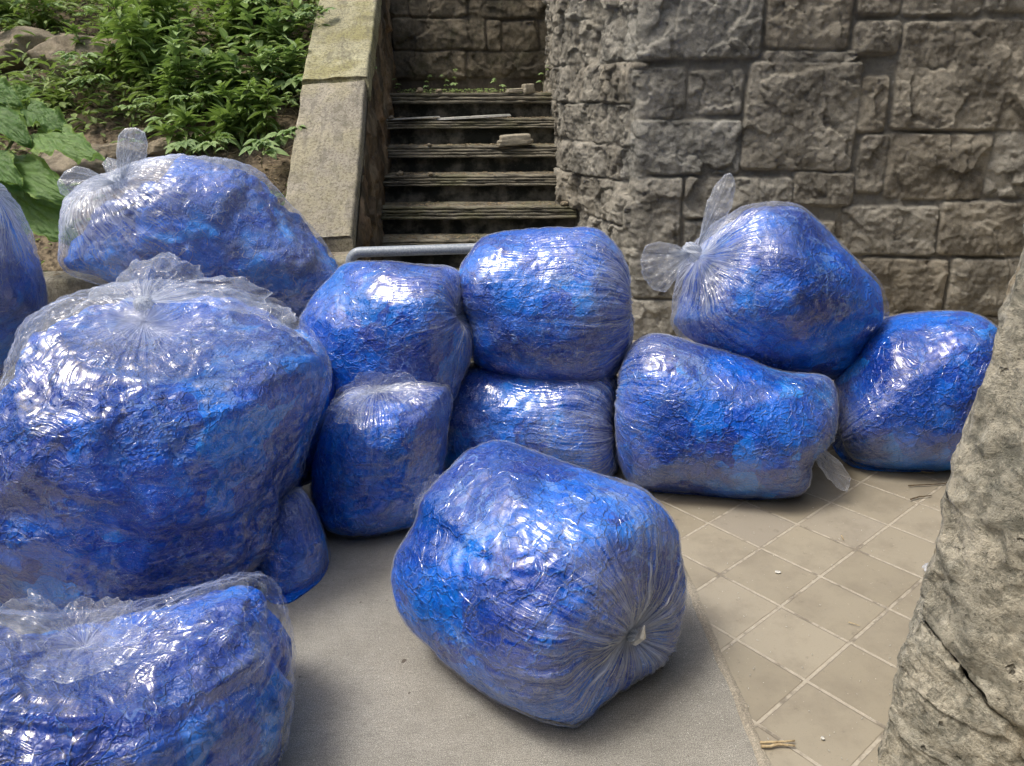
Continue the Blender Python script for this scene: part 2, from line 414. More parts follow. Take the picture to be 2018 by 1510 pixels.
def simple(name, c1, c2, sc=20, rough=.8, bump=.004, spec=.35, metal=0.):
    N = NT(name); P = N.obj(); a = N.noise(P, sc, 5, .7)
    return N.end(N.pbr(N.mix(N.mr(a, .35, .65), c1, c2), rough, N.bump(N.noise(P, sc * 3, 4, .7), .6, bump), spec, Metallic=metal))
SOIL = simple('soil', (.06, .045, .03), (.24, .19, .125), 30, .95, .012)
DIRT = simple('leaf_litter', (.10, .075, .045), (.30, .24, .15), 40, .9)
TWIG = simple('dry_twig', (.30, .22, .12), (.52, .42, .25), 60, .8)
DTWIG = simple('dark_twig', (.05, .035, .02), (.14, .10, .06), 60, .8)
STEM = simple('plant_stem', (.07, .08, .03), (.15, .15, .06), 30, .7)
PIPE = simple('galvanised_pipe', (.20, .235, .27), (.34, .37, .40), 120, .5, .0006, .4, .2)
SLATE = simple('pale_slate', (.42, .42, .38), (.62, .61, .56), 30, .7)
FOIL = simple('silver_tape', (.55, .55, .55), (.8, .8, .8), 60, .3, .003, .5, .6)
def leaf_mat(name, c1, c2, vein=False, rough=.5):
    N = NT(name); P = N.obj(); t = N.attr('tint'); tv = N.attr('lf', 'Vector')
    base = N.mix(t, c1, c2)
    base = N.mix(N.mr(N.noise(P, 60, 3, .6), .4, .7, 0, .3), base, tuple(x * 1.35 for x in c2))
    h = N.noise(P, 80, 3, .6); sp = N.n('SeparateXYZ'); N.set(sp.inputs[0], tv)
    ac = N.math('ABSOLUTE', sp.outputs[1])
    mid = N.mr(ac, .0, .07 if not vein else .025, 1, 0)
    vv = N.math('ABSOLUTE', N.math('SINE', N.math('MULTIPLY', N.math('SUBTRACT', sp.outputs[0], N.math('MULTIPLY', ac, .45)), 22 if vein else 26)))
    vn = N.mr(vv, 0, .09 if vein else .2, 1, 0)
    vm = N.math('MAXIMUM', mid, N.math('MULTIPLY', vn, .7 if vein else .35))
    base = N.mix(N.math('MULTIPLY', vm, .45), base, tuple(x * 1.9 for x in c2))
    if vein:
        base = N.mix(N.mr(ac, .78, 1., 0, .55), base, (.30, .44, .08))
        base = N.mix(N.mr(N.noise(P, 55, 2, .5), .74, .76), base, (.02, .018, .008))
        h = N.math('ADD', h, N.math('MULTIPLY', vm, -1.2))
    nor = N.bump(h, .9, .007)
    tl = N.n('BsdfTranslucent'); N.set(tl.inputs[0], N.mix(.5, base, (.20, .32, .03)))
    return N.end(N.shmix(.33, N.pbr(base, rough, nor, .4), tl.outputs[0]))
LEAFA = leaf_mat('weed_leaf', (.10, .18, .04), (.27, .38, .11))
LEAFB = leaf_mat('creeper_leaf', (.13, .22, .075), (.31, .43, .17))
LEAFC = leaf_mat('burdock_leaf', (.075, .165, .035), (.15, .26, .07), True)
LEAFD = leaf_mat('undergrowth_leaf', (.10, .16, .04), (.26, .34, .11))

# ================================================================== SETTING
rng = np.random.default_rng(5)
def quadsheet(x0, x1, y0, y1, z, nx=2, ny=2, f=None):
    X, Y = np.meshgrid(np.linspace(x0, x1, nx), np.linspace(y0, y1, ny), indexing='ij'); Z = np.full_like(X, z)
    V = np.stack([X, Y, Z], -1)
    if f: V = f(V)
    return V.reshape(-1, 3), gridfaces(nx, ny)
V, F = quadsheet(-40, 40, -40, 60, -.03)
tag(mesh('ground', V, F, SOIL, smooth=False), kind='structure')
V, F = quadsheet(.40, 7, -3, 5.2, 0)
tag(mesh('tiled_pavement', V, F, TILE, smooth=False), kind='structure')
def ragged(V):
    y = V[..., 1]; e = .512 + (2.02 - y) * .02 + .010 * fbm(np.stack([y * 9, y * 0, y * 0], -1), 4, 3)
    V[..., 0] = np.where(V[..., 0] > .3, e - (.5 - np.clip(V[..., 0], 0, .5)), V[..., 0]); return V
xs = np.concatenate([np.linspace(-6, .3, 10), np.linspace(.35, .5, 5)])
ys = np.linspace(-3, 4.4, 900)
X, Y = np.meshgrid(xs, ys, indexing='ij'); V = ragged(np.stack([X, Y, X * 0 + .005], -1))
lip = V[-1:].copy(); lip[..., 2] = -.01; V = np.concatenate([V, lip])
tag(mesh('concrete_path', V.reshape(-1, 3), gridfaces(len(xs) + 1, len(ys))[:, ::-1], SLAB, smooth=False), kind='structure')
# cement strip along the edge of the tiles
ys = np.linspace(-1, 4.3, 700); t = np.stack([ys * 14, ys * 0, ys * 0], -1)
e = .512 + (2.02 - ys) * .02
rows = []
for k, (dx, z) in enumerate(((-.004, .003), (.004, .009), (.013, .008), (.024, .002))):
    rows.append(np.stack([e + dx + .006 * fbm(t + k * 3.1, 4, 11), ys, z + .0025 * fbm(t * 2 + k, 3, 12)], -1))
tag(mesh('cement_joint', np.concatenate(rows), gridfaces(4, len(ys))[:, ::-1], GROUT), kind='structure')

# unseen walls added behind and beside the viewpoint to darken reflections and shade
mb = MB()
for lo, hi in (((-7, -4.2, -.02), (9, -3.8, 7)), ((5.6, -3.79, -.02), (6.0, 5.4, 6)), ((-7.4, -3.79, -.02), (-7.0, 3.4, 4))): mb.box(lo, hi)
tag(mb.build('added_shade_walls', simple('added_wall_dark', (.07, .07, .065), (.14, .14, .13), 3, .9), None, False), kind='structure')

# ---- tilt of the built things against the sloping pavement
TA = .05
def tilt(V):
    V = np.asarray(V, float); x = V[..., 0] + .2; z = V[..., 2] - .75
    o = V.copy(); o[..., 0] = -.2 + x * math.cos(TA) + z * math.sin(TA) * .6; o[..., 2] = .75 - x * math.sin(TA) + z
    return o

# ---- stone walls as block fields over a path
def block_wall(name, path, z0, z1, blocks, mat, step=.009, amp=1., seed=0, depth=.019, parent=None, brown=None, arris=.016, rough_to=-1):
    """path: list of (x,y); blocks: (s0,z0,s1,z1) in metres along the path / height"""
    path = np.array(path, float); seg = np.linalg.norm(np.diff(path, axis=0), axis=1); cum = np.concatenate([[0], np.cumsum(seg)])
    s = np.arange(0, cum[-1], step); z = np.arange(z0, z1, step)
    px = np.interp(s, cum, path[:, 0]); py = np.interp(s, cum, path[:, 1])
    k = 5
    def smo(a): return np.convolve(np.pad(a, k // 2, mode='edge'), np.ones(k) / k, 'valid')
    px, py = smo(px), smo(py)
    tx, ty = np.gradient(px), np.gradient(py); L_ = np.hypot(tx, ty); nx_, ny_ = ty / L_, -tx / L_
    Sg, Zg = np.meshgrid(s, z, indexing='ij')
    P = np.stack([Sg, Zg, Sg * 0 + seed * 3.3], -1)
    wx = .016 * fbm(P * 5, 4, seed + 1); wz = .016 * fbm(P * 5 + 20, 4, seed + 2)
    hh = np.full(Sg.shape, -1.); tint = np.zeros_like(hh); inside = np.zeros_like(hh)
    r = np.random.default_rng(seed + 3)
    for (a, b, c, d) in blocks:
        dx = np.minimum(Sg + wx - a, c - Sg - wx) + .013; dz = np.minimum(Zg + wz - b, d - Zg - wz) + .013
        q = np.minimum(dx, dz); q = np.where((dx < .035) & (dz < .035), .035 - np.hypot(.035 - dx, .035 - dz), q)
        m = sm(q, 0, arris); big = np.minimum(1, min(c - a, d - b) / .25)
        pil = sm(q, 0, .09) * .008 * big
        off = r.uniform(-.008, .012); tl = r.uniform(0, .5) + (brown(.5 * (a + c)) if brown else 0)
        ht = m * (depth + off) + pil
        upd = m > inside
        hh = np.where(upd, ht, hh); tint = np.where(upd, tl, tint); inside = np.maximum(inside, m)
    hh = np.where(inside <= 0, 0, hh)
    c = chips(P * 4.2, seed) * .040 + chips(P * 12 + 4, seed + 5) * .018 + chips(P * 34 + 4, seed + 15) * .007
    c += .012 * fbm(P * 3, 3, seed + 7) + .005 * ridged(P * 22, 4, seed + 8)
    hh = hh + amp * c * (.12 + .88 * inside) * (1 + .55 * (Sg < rough_to)) + (1 - inside) * .004 * fbm(P * 30, 3, seed + 9)
    V = np.stack([px[:, None] + nx_[:, None] * hh, py[:, None] + ny_[:, None] * hh, Zg], -1)
    Vt = tilt(V)
    # thickness: a back sheet and closing edge
    n, m = Sg.shape
    org = Vt[n // 2, 0]
    o = mesh(name, Vt.reshape(-1, 3), gridfaces(n, m)[:, ::-1], mat, parent, True, {'tint': np.clip(tint, 0, 1).ravel(), 'mortar': (1 - inside).ravel()}, origin=org if parent is None else None)
    return o

# main wall: front face runs from the corner to the right, flank turns back into the stair
corner = np.array([.80, 4.52]); far = np.array([4.3, 4.02])
flank = [(.44, 7.05), (.44, 5.35), (.60, 4.98), (.80, 4.52)]
cumf = sum(np.linalg.norm(np.diff(np.array(flank), axis=0), axis=1))
wn = np.array([far[1] - corner[1], -(far[0] - corner[0]), 0]); wn /= np.linalg.norm(wn)
wd_ = np.array([far[0] - corner[0], far[1] - corner[1]]); wd_ /= np.linalg.norm(wd_)
def wall_sz(px, py):
    # invert the tilt: intersect in world, then undo
    P = hitpl(px, py, np.array([corner[0], corner[1], 1.]), wn)
    x, z = P[0] + .2, P[2] - .75
    A = np.array([[math.cos(TA), math.sin(TA) * .6], [-math.sin(TA), 1]]); x, z = np.linalg.solve(A, [x, z])
    q = np.array([x - .2 - corner[0], P[1] - corner[1]])
    return cumf + q @ wd_, z + .75
CB = [(350, -60, 862, 245), (888, -60, 1240, 205), (1258, 95, 1447, 225), (1275, -60, 1450, 62), (1465, -60, 1800, 60), (1822, -60, 2150, 45),
      (1442, 92, 2200, 548), (308, 290, 532, 500), (550, 305, 778, 482), (795, 270, 1262, 720), (1275, 330, 1390, 560), (1275, 575, 1385, 815), (300, 515, 772, 738),
      (1398, 570, 1817, 842), (1835, 562, 2250, 832), (280, 760, 518, 1072), (540, 760, 985, 925), (1000, 735, 1250, 868), (1200, 880, 1602, 1078), (1620, 862, 2300, 1082),
      (530, 945, 800, 1300), (815, 945, 1185, 1300), (290, 1092, 515, 1260), (290, 1275, 515, 1500), (1230, 1100, 1638, 1335), (1658, 1100, 2300, 1335), (1300, 1350, 1780, 1600), (1795, 1350, 2300, 1600), (870, 222, 1262, 262)]
blocks = []
for (a, b, c, d) in CB:
    p = [wall_sz(1100 + u / 2.157, v / 2.157) for u, v in ((a, b), (c, b), (a, d), (c, d))]
    blocks.append(((p[0][0] + p[2][0]) / 2, (p[2][1] + p[3][1]) / 2, (p[1][0] + p[3][0]) / 2, (p[0][1] + p[1][1]) / 2))
r = np.random.default_rng(4)
z = -.1; row = 0
while z < 2.9:                      # flank: small courses, and the lowest course of the front
    hgt = r.uniform(.17, .30); s = -.05 - r.uniform(0, .2)
    while s < cumf + .02:
        wdt = r.uniform(.14, .5); e_ = min(s + wdt, cumf + .035)
        if e_ - s > .06: blocks.append((s, z, e_, z + hgt - .014))
        s = e_ + .014
    z += hgt
s = cumf + .3
while s < cumf + 3.5:
    wdt = r.uniform(.3, .5); blocks.append((s, -.1, s + wdt, .16)); s += wdt + .02
mw = empty('stone_wall', (1.6, 4.4, 0), 'tall wall of grey-brown rock-faced stone blocks behind the bags on the right, turning a rounded corner into the stair', 'stone wall')
block_wall('facing_stones', flank + [tuple(far)], -.1, 3.05, blocks, STONE, .0075, 1.0, 11, parent=mw, rough_to=cumf - .1, brown=lambda s_: .45 * float(s_ > cumf + .8) + .25 * float(s_ < cumf - .15))
mb = MB(); b = [(.50, 7.05), (.50, 5.4), (.86, 4.6), (4.3, 4.1), (4.3, 7.05)]
Vb = tilt(np.array([(x, y, z) for z in (-.2, 3.05) for x, y in b])); mb.add(Vb, [[i, (i + 1) % 5, (i + 1) % 5 + 5, i + 5] for i in range(5)]); 
mb.f[5] = [np.array([[5, 6, 7, 8, 9]])]
mb.build('wall_core', GROUT, mw, False)

# back wall of the stair
BB = [(-.1, .0, .35, .98), (.36, .0, .7, .98)]
bw0 = (-.95, 6.85); sx = lambda px, z_: None
def bz(px, py):
    P = gy(px, py, 6.85); x, z = P[0] + .2, P[2] - .75
    A = np.array([[math.cos(TA), math.sin(TA) * .6], [-math.sin(TA), 1]]); x, z = np.linalg.solve(A, [x, z]); return x - .2 + .95, z + .75
bl = []
for (a, b, c, d) in [(300, -200, 700, -105), (715, -200, 1200, -105), (300, -95, 500, 0), (515, -95, 1150, 0), (280, 5, 385, 92), (398, 5, 698, 88), (712, 5, 1160, 94), (300, 100, 796, 262), (808, 108, 878, 268), (888, 118, 1078, 268), (1090, 110, 1200, 268), (300, 275, 692, 418), (704, 278, 1180, 412)]:
    p = [bz(660 + u / 2.697, v / 2.697) for u, v in ((a, b), (c, b), (a, d), (c, d))]
    bl.append((p[0][0], (p[2][1] + p[3][1]) / 2, p[1][0], (p[0][1] + p[1][1]) / 2))
block_wall('stone_back_wall', [(-.95, 6.85), (.7, 6.85)], 1.35, 3.3, bl, DARKSTONE, .010, .85, 31, arris=.018)
bk = bpy.data.objects['stone_back_wall']; bk.name = 'stone_back_wall'
tag(bk, 'dark mossy block wall closing the top of the stair', 'stone wall')

# ---- staircase
st = empty('stone_staircase', (-.18, 4.4, 0), 'old dark stone staircase with mossy broken slate treads between two walls', 'staircase')
r = np.random.default_rng(8)
def slab(x0, x1, y0, y1, z0, z1, seed, lay=3):
    """a split slate slab: layered ragged front edge"""
    mb = MB(); nx_ = 130; xs = np.linspace(x0, x1, nx_)
    zs = np.linspace(z0, z1, lay + 1)
    for l in range(lay):
        t = np.stack([xs * 5 + seed, xs * 0 + l * 3.7, xs * 0], -1)
        fr = y0 + .010 * (lay - l) * .0 + .030 * fbm(t, 5, seed + l, .65) + .012 * l
        zz0 = zs[l] + .001 + .003 * fbm(t * 2, 3, seed + 20 + l); zz1 = zs[l + 1] - .001 + .004 * fbm(t * 3, 3, seed + 30 + l)
        prof = [(fr + .05, zz0), (fr + .004, zz0), (fr, (zz0 + zz1) / 2), (fr + .006, zz1), (xs * 0 + (y0 + y1) / 2, zz1 + .002 * fbm(t * 4, 3, seed + 44)), (xs * 0 + y1, zz1)]
        if l == 0: prof[0] = (xs * 0 + y1, zz0)
        V = np.stack([np.stack([xs, a, b], -1) for a, b in prof])
        mb.add(tilt(V.reshape(-1, 3)), gridfaces(len(prof), nx_))
    return mb
for k in range(9):
    y = 6.2 - .26 * k; z = 1.475 - .177 * k
    if k == 8: y, z = 4.12, .06
    slab(-.86, .50, y, y + (.30 if k else .72), z - .078 + .008 * (k % 2), z, 60 + 9 * k, 4 if k else 3).build('tread', TREAD, st)
    xs = np.linspace(-.88, .5, 60); zz = np.linspace(z - .20, z - .04, 12)
    X, Z = np.meshgrid(xs, zz, indexing='ij'); Pn = np.stack([X, Z, X * 0 + k], -1)
    Y = y + .05 + .012 * fbm(Pn * 5, 4, 70 + k)
    mesh('riser', tilt(np.stack([X, Y, Z], -1).reshape(-1, 3)), gridfaces(60, 12)[:, ::-1], RISER, st)

# ---- cheek wall on the left of the stair: concrete coping, rubble flank
ck = empty('retaining_wall', (-1.0, 4.3, 0), 'sloping concrete-capped wall with crumbling brown rubble side left of the stair', 'retaining wall')
def coping(y0, z0, y1, z1, xl, xr, th, mat, seed):
    n, m = 90, 40; ys = np.linspace(y0, y1, n); 
    prof = [(0, -th), (0, -.02), (.018, 0)] + [(t, 0) for t in np.linspace(.04, .96, m)] + [(.982, 0), (1, -.02), (1, -th)]
    V = np.zeros((n, len(prof), 3))
    for j, (t, dz) in enumerate(prof):
        V[:, j, 0] = xl + (xr - xl) * t; V[:, j, 1] = ys; V[:, j, 2] = np.interp(ys, [y0, y1], [z0, z1]) + dz
    N_ = fbm(V * 9, 5, seed); V[..., 2] += .012 * N_; V[..., 0] += .012 * fbm(V * 7 + 5, 5, seed + 1)
    F_ = gridfaces(n, len(prof)); k = len(prof)
    V = V.reshape(-1, 3); mb = MB(); mb.add(V, F_)
    cap = np.array([[0, 1, k - 2, k - 1]]); mb.f[4].append(cap); mb.f[k - 2] = [np.array([list(range(1, k - 1))])]
    return mb
coping(4.13, .80, 5.22, 1.60, -1.22, -.815, .14, COPING, 3).build('coping_slab', COPING, ck)
coping(5.205, 1.618, 8.2, 3.45, -1.22, -.80, .16, COPINGUP, 4).build('coping_slab', COPINGUP, ck)
ys = np.linspace(4.0, 7.2, 300); zz = np.linspace(0, 1, 150)
Yg, Tg = np.meshgrid(ys, zz, indexing='ij')
top = np.interp(Yg, [4.0, 4.13, 5.2, 5.22, 8.2], [.66, .70, 1.49, 1.53, 3.33])
Zg = top * Tg; P = np.stack([Yg, Zg, Yg * 0], -1)
hh = chips(P * 6, 77) * .05 + chips(P * 15, 78) * .02 + .03 * fbm(P * 4, 4, 79)
hh = hh * sm(1 - Tg, 0, .05) + .01
X = -.825 + hh * .8 + .01
mesh('rubble_face', np.stack([X, Yg, Zg], -1).reshape(-1, 3), gridfaces(300, 150), RUBBLE, ck, True, {'tint': np.clip(.5 + fbm(P * 5, 2, 5), 0, 1).ravel(), 'mortar': np.zeros(Yg.size)})
mb = MB()
Vc = [(-1.20, 4.0), (-.84, 4.0), (-.84, 7.2), (-1.20, 7.2)]
tops = [.64, .64, 2.55, 2.55]
mb.add(np.array([(x, y, 0) for x, y in Vc] + [(x, y, t) for (x, y), t in zip(Vc, tops)]), [[0, 1, 5, 4], [1, 2, 6, 5], [2, 3, 7, 6], [3, 0, 4, 7], [4, 5, 6, 7]])
mb.build('wall_core', GROUT, ck, False)

# ---- ledge (low concrete wall) and planted bank
lx = np.linspace(-6, -.835, 160)
yf = np.interp(lx, [-6, -2.2, -.835], [3.9, 3.9, 4.0])
t = np.stack([lx * 6, lx * 0, lx * 0], -1)
LZ = .70
rows = []
for dy, z in ((0, 0), (0, .2), (0, .4), (0, .55), (0, LZ - .02), (.02, LZ), (.12, LZ + .003), (.24, LZ), (.26, LZ - .1)):
    rows.append(np.stack([lx, yf + dy + .008 * fbm(t + z * 5, 4, 6), z + (.010 * fbm(t * 1.5 + dy * 9, 4, 7) if z > .3 else 0 * lx)], -1))
V = np.concatenate(rows); F = gridfaces(len(rows), len(lx))
o = mesh('ledge_wall', V, F[:, ::-1], COPING, origin=(-2, 3.95, 0)); tag(o, 'low rough concrete ledge carrying the soil at the foot of the planted bank', 'ledge')
# closing end
def bankz(x, y):
    P = np.stack([np.asarray(x) * 1., np.asarray(y) * 1., np.asarray(x) * 0], -1)
    base = .66 + .66 * np.maximum(0, y - 4.22)
    return base + .05 * fbm(P * 2.2, 4, 21) + .018 * fbm(P * 11, 4, 22)
X, Y = np.meshgrid(np.linspace(-9, -1.19, 300), np.linspace(4.05, 11, 260), indexing='ij')
V = np.stack([X, Y, bankz(X, Y)], -1)
tag(mesh('earth_bank', V.reshape(-1, 3), gridfaces(300, 260), SOIL), kind='structure')
def bank_at(px, py):
    d = ray(px, py)
    for i in range(400):
        P = CAM + d * (3.7 + i * .02) / d[1]
        zb = bankz(P[0], P[1]) if P[1] > 4.05 else LZ
        if P[2] <= zb: return P
    return P

# ---- rough pier at the right, close by
oz = []
for (px, py) in [(2075, 380), (2045, 470), (2018, 560), (1990, 640), (1965, 740), (1935, 830), (1900, 920), (1875, 1020), (1858, 1110), (1838, 1160), (1828, 1195), (1800, 1260), (1782, 1330), (1762, 1400), (1745, 1510)]:
    P = gy(px, py, 1.32); oz.append((P[2], P[0]))
oz = np.array(sorted(oz)); 
pr = empty('stone_pier', (1.35, 1.5, 0), 'big pale pitted stones of a rough leaning pier at the right edge', 'stone pier')
def pier_stone(zlo, zhi, seed, jl):
    n, m = 170, 420
    zz = np.linspace(0, 1, n); th = np.linspace(0, 2 * np.pi, m, endpoint=False)
    T, Z0 = np.meshgrid(th, zz, indexing='xy')
    xr = 2.3
    u = np.sign(np.cos(T)) * np.abs(np.cos(T)) ** .45; v = np.sign(np.sin(T)) * np.abs(np.sin(T)) ** .6
    # sloping joint between the two stones
    xn = u * .5 + .5
    lo = zlo(xn); hi = zhi(xn); Z = lo + (hi - lo) * Z0
    xl = np.interp(Z, oz[:, 0], oz[:, 1])
    ed = np.minimum(Z0, 1 - Z0); rnd = .02 * (1 - np.sqrt(np.clip(1 - (1 - np.clip(ed / .06, 0, 1)) ** 2, 0, 1)))
    cx_ = (xl + xr) / 2; hx = (xr - xl) / 2 - rnd; hy = .30 - rnd
    X = cx_ + u * hx; Y = 1.46 + v * hy * 1.4; X = X + np.maximum(0, Y - 1.30) * .74 - .048
    V = np.stack([X, Y, Z], -1)
    N_ = gridnormals(V, True); s_ = np.sign((N_ * np.stack([u, v, u * 0], -1)).sum(-1, keepdims=True)); N_ = N_ * s_
    QS = np.stack([V[..., 0] + V[..., 1] * .9, V[..., 2], V[..., 0] * 0], -1)
    h = .012 * fbm(V * 4, 3, seed) + .012 * fbm(V * 13, 5, seed + 1, .6) + .006 * fbm(V * 44, 4, seed + 2) + .014 * chips(QS * 5, seed + 6) + .010 * chips(QS * 13, seed + 7)
    w1, _, hid, _ = worley(V * 8 + .3 * fbm(V * 6, 2, seed + 4)[..., None], seed + 3); h += -.014 * (1 - sm(w1, 0, .5)) * (hid > .5)
    V = V + N_ * (h - .012)[..., None]
    F_ = gridfaces(n, m, True)
    mb = MB(); mb.add(V.reshape(-1, 3), F_[:, ::-1], tint=fbm(V.reshape(-1, 3) * 3, 3, seed) * .4 + .1, mortar=0.)
    mb.f[m] = [np.arange(m)[None] + (n - 1) * m]
    mb.build('pier_stone', PIER, pr)
jz = lambda xn: .52 - .42 * np.clip(xn, 0, 1) ** .8
jz0 = gy(1835, 1165, 1.32)[2]
J = lambda xn: jz0 - .04 - 1.6 * np.clip(xn, 0, .26)
pier_stone(lambda x: J(x) - .012, lambda x: 1.75 + 0 * x, 91, 0)
pier_stone(lambda x: -.05 + 0 * x, lambda x: J(x) + .012, 97, 0)

# ================================================================== PIPE RAIL
pr_ = MB(); PY = 3.80
A_ = gy(712, 497, PY); B_ = gy(935, 490, PY); dirx = (B_ - A_) / np.linalg.norm(B_ - A_); 
rb_ = .055; Pt = []
lft = gy(697, 510, PY); lft[2] = 0
xr_ = .62
end = A_ + dirx * 1.15
zt = A_[2]
P0 = A_ - dirx * .005
path = [np.array([P0[0] - rb_, PY, 0]), np.array([P0[0] - rb_, PY, zt - rb_ - .12])]
for a in np.linspace(0, np.pi / 2, 10): path.append(np.array([P0[0] - rb_ * np.cos(a), PY, zt - rb_ + rb_ * np.sin(a)]))
for f_ in np.linspace(.1, 1, 9): path.append(P0 + (end - P0) * f_)
for a in np.linspace(0.1, np.pi / 2, 10): path.append(end + np.array([rb_ * np.sin(a), 0, -rb_ * (1 - np.cos(a))]))
path.append(np.array([end[0] + rb_, PY, 0]))
pr_.tube(np.array(path), .026, 20)
o = pr_.build('pipe_rail', PIPE, origin=(-.8, PY, 0)); tag(o, 'grey galvanised pipe hoop standing at the foot of the stair behind the bags', 'pipe rail')

# ================================================================== BAGS
def catmull(P, k=12):
    P = np.array(P, float); n = len(P); out = []
    for i in range(n):
        a, b, c, d = P[i - 1], P[i], P[(i + 1) % n], P[(i + 2) % n]
        for t in np.arange(k) / k:
            out.append(.5 * (2 * b + (c - a) * t + (2 * a - 5 * b + 4 * c - d) * t * t + (3 * b - a - 3 * c + d) * t ** 3))
    return np.array(out)
BAGC = {}
def catmull_open(P):
    P = np.array(P, float); t = np.linspace(0, len(P) - 1, 24); L_ = np.stack([np.interp(t, np.arange(len(P)), P[:, i]) for i in range(2)], -1)
    k_ = np.array([1, 2, 1]) / 4; M_ = L_.copy(); M_[1:-1] = L_[:-2] * .25 + L_[1:-1] * .5 + L_[2:] * .25; return M_
FOLD3 = [([(-40, 1020), (60, 1045), (200, 1062), (330, 1062), (450, 1045), (560, 1000), (600, 960)], -.042, 20), ([(-40, 1085), (200, 1110), (400, 1095), (560, 1050)], .014, 26),
         ([(235, 790), (245, 860), (232, 940)], -.016, 12), ([(60, 720), (180, 745), (330, 770), (500, 765), (620, 720)], .012, 14), ([(80, 800), (200, 815)], -.008, 8), ([(90, 960), (300, 985), (420, 975)], .010, 10)]
FOLD4 = [([(0, 1405), (120, 1430), (230, 1430), (340, 1400), (430, 1350)], .014, 14), ([(280, 1215), (400, 1235), (470, 1250)], .010, 12),
         ([(60, 1340), (170, 1370), (280, 1350), (400, 1290)], -.014, 20)]
def catmull_open(P):
    P = np.array(P, float); t = np.linspace(0, len(P) - 1, 24); L_ = np.stack([np.interp(t, np.arange(len(P)), P[:, i]) for i in range(2)], -1)
    k_ = np.array([1, 2, 1]) / 4; M_ = L_.copy(); M_[1:-1] = L_[:-2] * .25 + L_[1:-1] * .5 + L_[2:] * .25; return M_
FOLD3 = [([(-40, 1020), (60, 1045), (200, 1062), (330, 1062), (450, 1045), (560, 1000), (600, 960)], -.042, 20), ([(-40, 1085), (200, 1110), (400, 1095), (560, 1050)], .014, 26),
         ([(235, 790), (245, 860), (232, 940)], -.016, 12), ([(60, 720), (180, 745), (330, 770), (500, 765), (620, 720)], .012, 14), ([(80, 800), (200, 815)], -.008, 8), ([(90, 960), (300, 985), (420, 975)], .010, 10)]
FOLD4 = [([(0, 1400), (120, 1425), (230, 1425), (340, 1395), (430, 1345), (500, 1290), (548, 1215)], .022, 13), ([(0, 1440), (230, 1462), (380, 1425), (500, 1340)], -.016, 14), ([(280, 1215), (400, 1235), (470, 1250)], .014, 10),
         ([(60, 1340), (170, 1370), (280, 1350), (400, 1290)], -.020, 16)]
